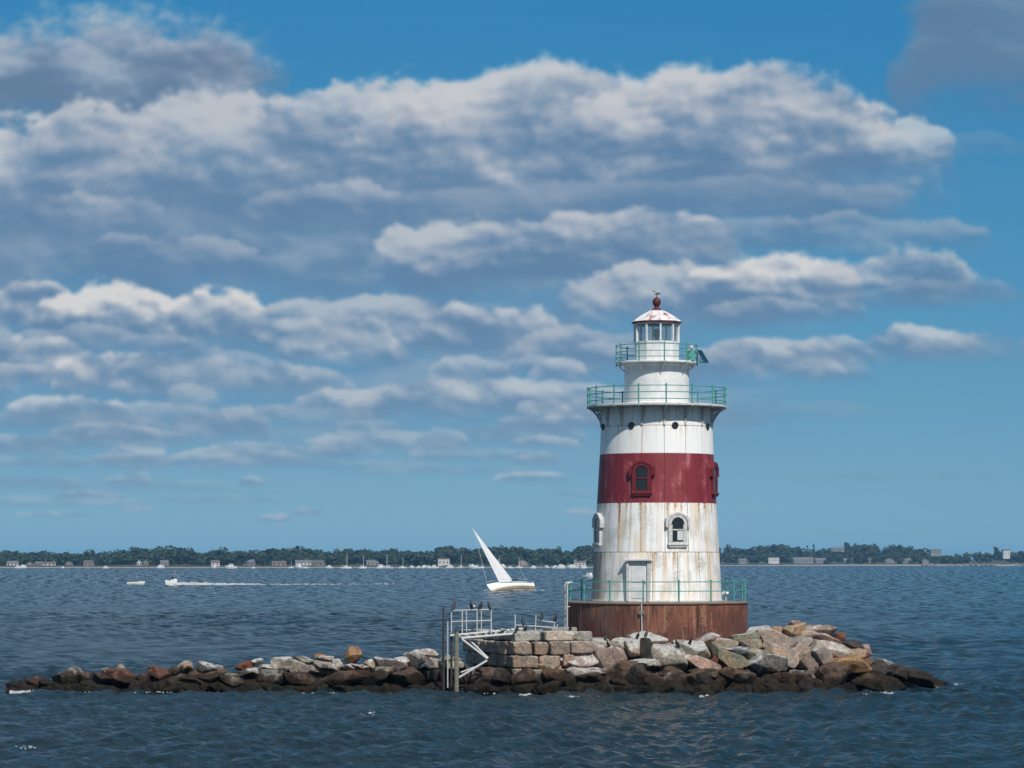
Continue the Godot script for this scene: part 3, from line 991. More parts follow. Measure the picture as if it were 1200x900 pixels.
	for s in [-1, 1]:
		mb = MB.new()
		mb.tube([Vector3(s * 0.23, 2.7, 0.17), Vector3(s * 0.23, 5.2, 0.17), Vector3(s * 0.23, 5.32, 0.10), Vector3(s * 0.23, 5.36, -0.1)], 0.045, 6)
		mb.tube([Vector3(s * 0.23, 4.12, 0.17), Vector3(s * 0.23, 4.12, -0.02)], 0.035, 5)
		part("stile", mb, M.white_steel, ld)
	for k in 9:
		mb = MB.new()
		mb.tube([Vector3(-0.23, 2.8 + k * 0.29, 0.17), Vector3(0.23, 2.8 + k * 0.29, 0.17)], 0.018, 5)
		part("rung", mb, M.white_steel, ld)
	# pipe on the caisson face
	var pp := Node3D.new()
	pp.name = "outlet_pipe"
	lh.add_child(pp)
	var pa := deg_to_rad(-12.0)
	pp.transform = Transform3D(Basis(Vector3.UP, pa), dirv(pa) * 4.63)
	mb = MB.new()
	mb.tube([Vector3(0, 4.30, 0.0), Vector3(0, 4.16, 0.10), Vector3(0, 3.9, 0.07), Vector3(0.02, 2.7, 0.06)], 0.03, 6)
	part("pipe", mb, M.white_steel, pp)
	mb = MB.new()
	mb.box(Vector3(0, 3.88, 0.05), Vector3(0.24, 0.16, 0.14))
	part("clamp", mb, M.grey_steel, pp)
	# floodlight at the right end of the deck
	fl = Node3D.new()
	fl.name = "floodlight"
	lh.add_child(fl)
	fl.transform = Transform3D(Basis(Vector3.UP, deg_to_rad(30.0)), dirv(deg_to_rad(49.0)) * 4.38 + Vector3.UP * 4.39)
	mb = MB.new()
	mb.tube([Vector3(0, 0, 0), Vector3(0, 0.32, 0)], 0.03, 6)
	part("stand", mb, M.white_steel, fl)
	mb = MB.new()
	mb.tf = Transform3D(Basis(Vector3.RIGHT, deg_to_rad(-115.0)), Vector3(0, 0.42, 0))
	mb.lathe([Vector2(0.001, -0.16), Vector2(0.09, -0.15), Vector2(0.13, 0.0), Vector2(0.16, 0.13), Vector2(0.001, 0.12)], 12)
	part("head", mb, M.white_paint, fl)

# ------------------------------------------------------------------ rocks
const TONES := {
	"light": [0.41, 0.355, 0.30], "tan": [0.40, 0.33, 0.26], "pink": [0.42, 0.315, 0.27], "orange": [0.42, 0.245, 0.13], "cream": [0.54, 0.43, 0.28],
	"grey": [0.27, 0.25, 0.23], "dark": [0.075, 0.066, 0.058], "brown": [0.15, 0.105, 0.075], "red": [0.20, 0.10, 0.066], "olive": [0.30, 0.28, 0.20], "blue": [0.20, 0.215, 0.25], "white": [0.55, 0.54, 0.51],
}
var stain := noise(701, 1.1, 4)
var weed := noise(702, 2.6, 3)
var crumble := noise(703, 0.9, 4)
var perches := PackedVector3Array()

# a broken block: half sizes s, turned by b, about o in the world; bird lime on some tops, weed below the tide line
func rock_mesh(s: Vector3, b: Basis, o: Vector3, tone: Array, lime: float, res := 9, square := 0.1, tide := 0.60) -> ArrayMesh:
	var pn := []
	var ph := []
	for k in 6:
		var d := Vector3.ZERO
		d[k % 3] = 1.0 if k < 3 else -1.0
		d += Vector3(rng.randf_range(-1, 1), rng.randf_range(-1, 1), rng.randf_range(-1, 1)) * 0.55 * (1.0 - square)
		pn.append(d.normalized())
		ph.append(rng.randf_range(0.80, 1.0))
	for k in 11:
		var d := Vector3(rng.randf_range(-1, 1), rng.randf_range(-1, 1), rng.randf_range(-1, 1)).normalized()
		pn.append(d)
		ph.append(rng.randf_range(0.88, 1.25) + square * 0.33)
	var v := PackedVector3Array()
	var face := PackedVector3Array()
	var idx := PackedInt32Array()
	for f in 6:
		var base := v.size()
		var ax := f % 3
		var sg := 1.0 if f < 3 else -1.0
		for j in res + 1:
			for i in res + 1:
				var d := Vector3.ZERO
				d[ax] = sg
				d[(ax + 1) % 3] = tan((2.0 * i / res - 1.0) * 0.7854)
				d[(ax + 2) % 3] = tan((2.0 * j / res - 1.0) * 0.7854)
				d = d.normalized()
				var r := 9.0
				var r2 := 9.0
				var k1 := 0
				var k2 := 0
				for k in pn.size():
					var q: float = d.dot(pn[k])
					if q > 0.05:
						var rr: float = ph[k] / q
						if rr < r:
							r2 = r
							k2 = k1
							r = rr
							k1 = k
						elif rr < r2:
							r2 = rr
							k2 = k
				var fn: Vector3 = pn[k1].lerp(pn[k2], 0.5 * (1.0 - smoothstep(0.0, 0.05, r2 - r)))
				face.append((b * (fn / s)).normalized() if r < 1.55 else Vector3.ZERO)
				r = minf(r, 1.55)
				r -= 0.035 * maxf(0.0, 1.0 - (r2 - r) / 0.12)
				var p := o + b * (d * r * s)
				p += b * d * (crumble.get_noise_3d(p.x * 2.0, p.y * 2.0, p.z * 2.0)) * minf(s.x, s.y) * 0.13
				v.append(p)
		for j in res:
			for i in res:
				var a := base + j * (res + 1) + i
				if sg > 0:
					idx.append_array([a, a + res + 1, a + 1, a + 1, a + res + 1, a + res + 2])
				else:
					idx.append_array([a, a + 1, a + res + 1, a + 1, a + res + 2, a + res + 1])
	var n := PackedVector3Array()
	n.resize(v.size())
	for k in range(0, idx.size(), 3):
		var g := (v[idx[k + 2]] - v[idx[k]]).cross(v[idx[k + 1]] - v[idx[k]])
		n[idx[k]] += g; n[idx[k + 1]] += g; n[idx[k + 2]] += g
	# normals that meet along the cube's seams
	var met := {}
	for k in v.size():
		var key := Vector3i((v[k] * 2000.0).round())
		met[key] = met.get(key, Vector3.ZERO) + n[k]
	var c := PackedColorArray()
	c.resize(v.size())
	var t := Color(tone[0], tone[1], tone[2])
	var warm := rng.randf_range(-0.5, 0.5)
	for k in v.size():
		var p := v[k]
		n[k] = (met[Vector3i((p * 2000.0).round())].normalized() * 0.22 + face[k] * 0.78).normalized()
		var st := stain.get_noise_3d(p.x, p.y, p.z)
		var we := weed.get_noise_3d(p.x, p.y, p.z)
		var q := t * (1.0 + st * 0.55 + we * 0.25)
		q = q.lerp(Color(t.r * 1.15, t.g * 0.82, t.b * 0.62), clampf(st * 1.4 + warm, 0, 0.6))
		if lime > 0.0:
			var cov := n[k].y * 0.9 + st * 0.9 + we * 0.6 + lime - 1.08
			q = q.lerp(Color(0.66, 0.64, 0.60), smoothstep(0.0, 0.28, cov) * 0.9)
		var line := tide + st * 0.85 + we * 0.35
		if p.y < line + 0.55:
			var wet := smoothstep(line + 0.5, line + 0.32, p.y)
			q = q.lerp(Color(0.030, 0.021, 0.016), wet * 0.86)
		if p.y < line:
			var g := Color(0.010, 0.009, 0.008).lerp(Color(0.034, 0.034, 0.012), smoothstep(0.05, 0.35, we)).lerp(Color(0.036, 0.021, 0.013), smoothstep(0.1, 0.4, st))
			q = q.lerp(g, smoothstep(line, line - 0.10, p.y))
		q.a = 1.0
		c[k] = q
	for k in v.size():
		if n[k].y > 0.62 and v[k].y > 1.2:
			perches.append(v[k])
		v[k] -= o
	var arr := []
	arr.resize(Mesh.ARRAY_MAX)
	arr[Mesh.ARRAY_VERTEX] = v
	arr[Mesh.ARRAY_NORMAL] = n
	arr[Mesh.ARRAY_COLOR] = c
	arr[Mesh.ARRAY_INDEX] = idx
	var me := ArrayMesh.new()
	me.add_surface_from_arrays(Mesh.PRIMITIVE_TRIANGLES, arr)
	me.surface_set_material(0, M.granite)
	return me

func stone(parent: Node3D, o: Vector3, s: Vector3, b: Basis, tone: String, lime := 0.0, res := 9, square := 0.1, called := "stone") -> void:
	var j := rng.randf_range(0.88, 1.12)
	var t: Array = TONES[tone]
	part_mesh(called, rock_mesh(s, b, o, [t[0] * j, t[1] * j * rng.randf_range(0.97, 1.03), t[2] * j * rng.randf_range(0.94, 1.06)], lime, res, square), parent, Transform3D(Basis(), o - parent.position))

func tumbled(tilt: float) -> Basis:
	return Basis(Vector3.UP, rng.randf_range(-0.9, 0.9)) * Basis(Vector3.RIGHT, rng.randf_range(-0.25, 0.40)) * Basis(Vector3.BACK, tilt + rng.randf_range(-0.20, 0.20))

# stones seen at picture places on a slope that meets the water at distance dw and runs back k metres per metre of height
func sloped(parent: Node3D, list: Array, dw_left: float, dw_right: float, x_left: float, x_right: float, k: float, lime := 0.0) -> void:
	for q in list:
		var dw := lerpf(dw_left, dw_right, clampf((q[0] - x_left) / (x_right - x_left), 0, 1))
		var g: float = (q[1] - HORIZON) / FOCAL
		var y: float = (EYE - g * dw) / (1.0 + g * k)
		var d := dw + k * maxf(y, 0.0)
		var o := at(q[0], q[1], d)
		var sx: float = q[2] * 0.5 / FOCAL * d * 1.10
		var sy: float = q[3] * 0.5 / FOCAL * d * (1.12 if k > 1.0 else 0.98)
		var sz := clampf(sx * rng.randf_range(0.75, 1.1), 0.25, 0.95)
		o.z -= sz * 0.55
		stone(parent, o, Vector3(sx, sy, sz), tumbled(q[6] if q.size() > 6 else 0.0), q[4], maxf(q[5] + lime, 0.0), 14 if q[2] > 30 else 11)

func build_rocks() -> void:
	var isle := thing("rock_mound", "mound of broken granite blocks piled round the lighthouse base", "rocks", Vector3(TOWER_X, 0, TOWER_Z))
	# heart of the mound, low and dark, under the blocks in view
	for q in [[1.2, -140.9, 1.0, 2.0], [4.0, -141.2, 1.5, 2.2], [7.0, -141.2, 1.5, 2.2], [10.0, -141.4, 1.5, 2.2], [13.0, -143.4, 1.5, 2.6], [15.5, -145.0, 1.4, 2.4], [17.2, -146.4, 0.9, 2.0], [19.4, -147.6, 0.4, 1.6], [14.4, -148.5, 1.6, 2.6], [13.5, -152.0, 1.2, 2.8], [9.0, -154.0, 1.2, 3.0], [4.0, -154.0, 1.2, 3.0], [0.5, -151.0, 1.2, 3.0]]:
		stone(isle, Vector3(q[0], -0.8, q[1] - 1.0), Vector3(q[3], q[2] + 0.35, q[3] * 0.8), Basis(Vector3.UP, rng.randf_range(-0.5, 0.5)), "grey", 0.0, 9, 0.0, "core_stone")
	var list := [
		[674, 774, 46, 23, "pink", 0.5, -0.12], [713, 771, 36, 26, "pink", 0.45, 0.15], [687, 789, 48, 11, "light", 0.6], [638, 786, 26, 19, "tan", 0.1], [695, 755, 46, 12, "light", 0.4, 0.10], [656, 762, 38, 12, "tan", 0.2, 0.2],
		[745, 760, 26, 20, "light", 0.7], [758, 766, 16, 26, "dark", 0.0, 0.35], [781, 772, 42, 29, "light", 0.55, -0.08], [757, 752, 34, 14, "light", 0.95], [812, 763, 34, 20, "light", 0.75, -0.15], [750, 779, 50, 10, "white", 0.95, 0.02],
		[736, 793, 54, 24, "brown", 0.0], [822, 777, 40, 13, "pink", 0.3, -0.12], [847, 757, 30, 16, "tan", 0.45, 0.12], [857, 771, 40, 17, "olive", 0.25, -0.25], [863, 763, 38, 11, "blue", 0.3, -0.12], [872, 750, 33, 16, "olive", 0.35], [900, 780, 44, 23, "grey", 0.62, -0.1],
		[728, 757, 24, 16, "light", 0.6], [798, 757, 20, 12, "light", 0.7], [832, 750, 26, 12, "pink", 0.4], [790, 795, 34, 18, "brown", 0.0], [826, 793, 34, 18, "brown", 0.0], [860, 793, 36, 18, "brown", 0.0],
		[892, 743, 25, 14, "white", 0.3, 0.1], [910, 752, 44, 21, "light", 0.3, -0.3], [913, 768, 38, 24, "tan", 0.1, -0.15], [928, 739, 27, 12, "cream", 0.0, 0.08], [932, 732, 13, 9, "pink", 0.0], [938, 755, 22, 15, "light", 0.2], [960, 741, 36, 16, "tan", 0.1, 0.18],
		[966, 751, 35, 10, "pink", 0.1, -0.05], [985, 746, 14, 10, "red", 0.0], [976, 762, 52, 17, "tan", 0.2, -0.12], [942, 773, 24, 27, "light", 0.1, 0.12], [956, 770, 36, 20, "light", 0.2, -0.35], [992, 780, 54, 18, "orange", 0.0, 0.05],
		[1014, 762, 15, 12, "pink", 0.0], [911, 739, 14, 9, "tan", 0.0], [1000, 768, 30, 12, "tan", 0.0], [880, 757, 22, 14, "tan", 0.2], [885, 768, 24, 14, "olive", 0.1], [925, 797, 58, 14, "brown", 0.0], [975, 793, 34, 20, "brown", 0.0],
		[1027, 787, 32, 22, "dark", 0.0], [1052, 788, 24, 15, "dark", 0.0, -0.2], [1080, 796, 34, 14, "dark", 0.0, -0.15], [1028, 800, 60, 16, "brown", 0.0], [1000, 758, 22, 12, "dark", 0.0], [1008, 773, 16, 10, "red", 0.0],
		[948, 744, 16, 10, "tan", 0.1], [900, 758, 20, 12, "tan", 0.1], [920, 760, 18, 12, "tan", 0.15], [1015, 778, 22, 12, "brown", 0.0],
	]
	sloped(isle, list, 139.2, 144.0, 880, 1100, 1.35)
	# weedy stones along the water's edge
	for k in 46:
		var t := float(k) / 45
		var px := lerpf(562, 1096, t) + rng.randf_range(-5, 5)
		var d := lerpf(139.4, 147.2, smoothstep(0.62, 1.0, t)) + rng.randf_range(-0.3, 0.5)
		var o := Vector3((px - 600) / FOCAL * d, rng.randf_range(-0.05, 0.28) - 0.1 * t, -d - 0.2)
		stone(isle, o, Vector3(rng.randf_range(0.45, 0.85), rng.randf_range(0.28, 0.5), 0.6), tumbled(0.0), "dark", 0.0, 7)
	for k in 26:
		var t := float(k) / 25
		var px := lerpf(575, 1060, t) + rng.randf_range(-6, 6)
		var d := lerpf(140.2, 146.5, smoothstep(0.62, 1.0, t)) + rng.randf_range(-0.2, 0.3)
		var o := Vector3((px - 600) / FOCAL * d, rng.randf_range(0.55, 0.85) - 0.25 * t, -d - 0.2)
		stone(isle, o, Vector3(rng.randf_range(0.5, 0.9), rng.randf_range(0.35, 0.5), 0.6), tumbled(0.0), ["brown", "dark", "brown", "grey"][k % 4], 0.0, 7)
	# far side of the mound
	for k in 26:
		var a := PI * 0.5 + PI * (k + 0.5) / 26
		var r := rng.randf_range(5.4, 7.6)
		stone(isle, Vector3(TOWER_X + sin(a) * r * 1.1, rng.randf_range(0.5, 1.7) * (8.4 - r) / 2.4 + 0.2, TOWER_Z + cos(a) * r), Vector3(rng.randf_range(0.5, 0.95), rng.randf_range(0.4, 0.6), rng.randf_range(0.5, 0.8)), tumbled(0.0), ["tan", "light", "pink", "grey"][k % 4], 0.2, 7)
	for k in 12:
		var px := 880.0 + k * 14.0
		var d := 149.5 + rng.randf_range(-0.5, 0.8)
		stone(isle, Vector3((px - 600) / FOCAL * d, rng.randf_range(1.1, 1.9) - 0.09 * k, -d), Vector3(0.8, 0.55, 0.7), tumbled(0.0), ["tan", "light", "grey"][k % 3], 0.2, 7)

	var bw := thing("rock_breakwater", "long low line of dark boulders running left from the landing", "breakwater", Vector3(-10, 0, -142))
	list = [
		[40, 801, 17, 13, "orange", 0.0], [21, 807, 22, 9, "dark", 0.0], [79, 794, 33, 21, "grey", 0.32], [99, 793, 15, 11, "brown", 0.0], [104, 803, 22, 11, "dark", 0.0], [121, 798, 26, 15, "brown", 0.1], [142, 796, 36, 22, "red", 0.25], [124, 787, 10, 8, "grey", 0.2], [141, 783, 9, 9, "tan", 0.0],
		[167, 800, 18, 15, "red", 0.0], [190, 791, 30, 13, "red", 0.1, 0.15], [200, 803, 49, 18, "grey", 0.0], [205, 786, 13, 10, "dark", 0.0, -0.5], [216, 782, 17, 14, "tan", 0.5], [243, 783, 26, 12, "grey", 0.6, -0.1], [243, 792, 36, 11, "brown", 0.1], [247, 800, 36, 13, "brown", 0.0], [262, 795, 8, 8, "olive", 0.0],
		[273, 796, 26, 11, "olive", 0.0], [297, 804, 28, 13, "dark", 0.0], [287, 780, 19, 11, "red", 0.0, 0.3], [293, 788, 20, 11, "light", 0.8], [316, 793, 32, 19, "grey", 0.1, -0.15], [329, 776, 24, 11, "tan", 0.75], [320, 782, 36, 7, "light", 0.8, 0.05], [348, 784, 40, 18, "light", 0.72, -0.12], [357, 775, 19, 8, "olive", 0.45],
		[381, 772, 19, 7, "light", 0.8], [376, 769, 7, 5, "orange", 0.0], [381, 782, 27, 14, "light", 0.55, -0.15], [395, 779, 14, 11, "white", 0.7, -0.4], [413, 768, 18, 17, "orange", 0.0, 0.2], [410, 783, 22, 9, "light", 0.6], [424, 784, 20, 10, "brown", 0.62, -0.2], [404, 796, 40, 16, "brown", 0.15], [355, 797, 38, 15, "brown", 0.0],
		[447, 786, 22, 9, "tan", 0.55], [456, 780, 31, 15, "grey", 0.78, -0.08], [473, 775, 15, 11, "light", 0.8], [487, 772, 22, 23, "grey", 0.55], [503, 766, 21, 10, "light", 0.6], [507, 778, 23, 15, "light", 0.7, -0.1], [480, 794, 35, 20, "brown", 0.1], [440, 794, 30, 15, "dark", 0.2], [507, 794, 24, 18, "dark", 0.0],
		[60, 803, 24, 11, "dark", 0.0], [225, 797, 30, 12, "brown", 0.0], [435, 778, 14, 8, "tan", 0.4], [365, 784, 16, 9, "grey", 0.4], [530, 782, 26, 20, "grey", 0.4], [535, 796, 26, 18, "dark", 0.0], [180, 784, 12, 8, "brown", 0.0], [300, 776, 12, 7, "grey", 0.5],
	]
	sloped(bw, list, 141.4, 140.6, 20, 520, 0.9, -0.12)
	for k in 54:
		var t := float(k) / 53
		var px := lerpf(20, 540, t) + rng.randf_range(-4, 4)
		var d := lerpf(141.3, 140.6, t) + rng.randf_range(-0.25, 0.3)
		stone(bw, Vector3((px - 600) / FOCAL * d, rng.randf_range(-0.08, 0.22), -d - 0.1), Vector3(rng.randf_range(0.35, 0.65), rng.randf_range(0.22, 0.40), 0.5), tumbled(0.0), "dark", 0.0, 7)
	for k in 34:
		var t := float(k) / 33
		var px := lerpf(30, 545, t)
		var hgt := lerpf(0.3, 1.1, t)
		stone(bw, Vector3((px - 600) / FOCAL * 142.8, hgt * 0.4, -142.9), Vector3(0.6, hgt * 0.5 + 0.25, 0.7), tumbled(0.0), "grey", 0.0, 7, 0.2, "core_stone")

# ------------------------------------------------------------------ landing
func build_landing() -> void:
	var th := deg_to_rad(22.0)
	var corner := at(601, 780, 139.8)
	corner.y = 0.0
	var b := Basis(Vector3(cos(th), 0, -sin(th)), Vector3.UP, Vector3(sin(th), 0, cos(th)))   # x along the lit face, z out of it
	var pier := thing("stone_landing", "landing of big squared granite blocks left of the rusty base", "pier", corner, "", b)
	var ys := [0.05, 0.70, 1.24, 1.90, 2.54, 3.02]
	var tone := [[0.22, 0.18, 0.15], [0.34, 0.265, 0.215], [0.40, 0.32, 0.26], [0.44, 0.355, 0.295], [0.50, 0.47, 0.43]]
	for c in 5:
		var h: float = ys[c + 1] - ys[c]
		var inset := 0.0 if c < 4 else 0.22
		var x := inset
		var len: float = 3.9 if c == 4 else [3.0, 2.9, 2.9, 3.9][c]
		var depth0 := 0.9
		# lit face
		while x < len:
			var w := minf(rng.randf_range(0.8, 1.5) if c < 4 else rng.randf_range(1.2, 2.0), len + 0.4 - x)
			landing_block(pier, Vector3(x + w / 2, (ys[c] + ys[c + 1]) / 2, -depth0 / 2 - inset + rng.randf_range(-0.05, 0.04)), Vector3(w - 0.03, h - 0.025, depth0), tone[c], c)
			x += w
		# face towards the breakwater
		var z := -depth0 - inset
		while z > -6.6:
			var w := rng.randf_range(0.9, 1.6)
			landing_block(pier, Vector3(0.45 + inset + rng.randf_range(-0.04, 0.05), (ys[c] + ys[c + 1]) / 2, z - w / 2), Vector3(0.9, h - 0.025, w - 0.03), tone[c], c)
			z -= w
	var mb := MB.new()
	mb.block(Vector3(2.5, 1.4, -3.9), Vector3(3.2, 2.7, 5.4), 0.05)
	part("fill", mb, M.concrete, pier)
	mb = MB.new()
	mb.block(Vector3(2.4, 2.86, -3.8), Vector3(4.0, 0.20, 5.0), 0.03)
	part("top_slab", mb, M.concrete, pier)
	mb = MB.new()
	mb.block(Vector3(3.1, 3.05, -1.5), Vector3(1.5, 0.26, 0.8), 0.03, Basis(Vector3.UP, 0.2))
	part("loose_slab", mb, M.concrete, pier)

	# white steel platform on piles at the landing's left corner
	var pf := thing("landing_platform", "white steel landing platform with railing and diagonal braces on piles", "platform", at(560, 742, 140.5))
	var o: Vector3 = pf.position
	var rail := func(called: String, pts: Array, r, m: Material):
		var t := MB.new()
		var loc := []
		for p in pts:
			loc.append(p - o)
		t.tube(loc, r, 6)
		part(called, t, m, pf)
	for q in [[529, 715, 744], [541.6, 715, 742], [559, 715, 742], [575.6, 714, 740]]:
		rail.call("railing_post", [at(q[0], q[1], 141.0), at(q[0], q[2] + 3, 141.0)], 0.036, M.white_steel)
	for q in [[546.6, 716, 741], [564, 715, 740]]:
		rail.call("railing_post", [at(q[0], q[1], 142.2), at(q[0], q[2], 142.2)], 0.032, M.white_steel)
	for y in [715.0, 728.0]:
		rail.call("rail", [at(529, y + 0.5, 141.0), at(575.6, y - 0.8, 141.0)], 0.034, M.white_steel)
		rail.call("rail", [at(529, y + 0.5, 141.0), at(533, y + 0.8, 142.2), at(576, y - 0.2, 142.2)], 0.028, M.white_steel)
	rail.call("deck_beam", [at(527, 745, 140.4), at(612, 737, 142.0)], 0.07, M.white_steel)
	rail.call("deck_beam", [at(541, 748, 139.6), at(600, 743, 140.2)], 0.075, M.white_steel)
	for k in 7:
		var t := k / 6.0
		rail.call("deck_plank", [at(531, 745.4, 140.6).lerp(at(606, 738.6, 142.0), t), at(541, 747, 139.7).lerp(at(600, 742.5, 140.3), t)], 0.06, M.white_steel)
	rail.call("brace", [at(541, 749, 139.5), at(571, 772, 139.5)], 0.065, M.white_steel)
	rail.call("brace", [at(552, 752, 139.9), at(572, 771.5, 139.6)], 0.055, M.white_steel)
	rail.call("brace", [at(571, 774, 139.5), at(538, 794, 139.3)], 0.065, M.white_steel)
	rail.call("brace", [at(567, 778, 139.7), at(540, 788, 139.5)], 0.045, M.white_steel)
	rail.call("pile", [at(535, 740.5, 139.2), at(535, 830, 139.2)], 0.122, M.pile_wood)
	rail.call("pile", [at(519.6, 712, 139.6), at(519.6, 752, 139.6), at(520.0, 830, 139.6)], [0.04, 0.065, 0.07], M.dark_wood)
	rail.call("pile", [at(529, 742, 140.6), at(529, 830, 140.6)], 0.06, M.dark_wood)
	rail.call("guide_pole", [at(524.6, 728, 139.4), at(524.6, 806, 139.4)], 0.034, M.white_steel)
	var br := thing("broken_railing", "bent white railing lying along the top of the stone landing", "railing", at(625, 738, 142.0))
	var o2: Vector3 = br.position
	for q in [[[603.5, 720, 141.2], [603.8, 741, 141.2], 0.034, "railing_post"], [[605, 732.5, 141.2], [650, 735.5, 142.4], 0.034, "rail"], [[631, 727, 142.0], [651, 729.6, 142.6], 0.032, "rail"], [[628, 721, 142.2], [627.4, 741, 142.2], 0.03, "railing_post"], [[650, 728, 142.6], [648.5, 741, 142.6], 0.034, "railing_post"], [[654, 732, 142.4], [647, 741, 142.4], 0.03, "brace"]]:
		var t := MB.new()
		t.tube([at(q[0][0], q[0][1], q[0][2]) - o2, at(q[1][0], q[1][1], q[1][2]) - o2], q[2], 6)
		part(q[3], t, M.white_steel, br)

func landing_block(pier: Node3D, o: Vector3, s: Vector3, tone: Array, course: int) -> void:
	var j := rng.randf_range(0.82, 1.14)
	var w := pier.transform * o
	var me := rock_mesh(s * 0.54, pier.transform.basis * Basis(Vector3.UP, rng.randf_range(-0.03, 0.03)), w, [tone[0] * j, tone[1] * j, tone[2] * j * rng.randf_range(0.94, 1.04)], 0.62 if course == 4 else 0.32, 9, 0.92, 0.55)
	var p := part_mesh("granite_block", me, pier)
	p.transform = Transform3D(pier.transform.basis.inverse(), o)

# ------------------------------------------------------------------ birds
# the spot on top of a stone closest to where a bird is seen
func perch(want: Vector3) -> Vector3:
	var best := want
	var least := 1.5
	for p in perches:
		var k := -want.z / -p.z
		var dx := (p.x * k - want.x)
		var dy := ((p.y - EYE) * k + EYE - want.y)
		var far := Vector2(dx, dy * 0.8).length() + maxf(0.0, absf(p.z - want.z) - 1.5) * 0.2
		if far < least:
			least = far
			best = p
	return best + Vector3(0, 0.01, 0)

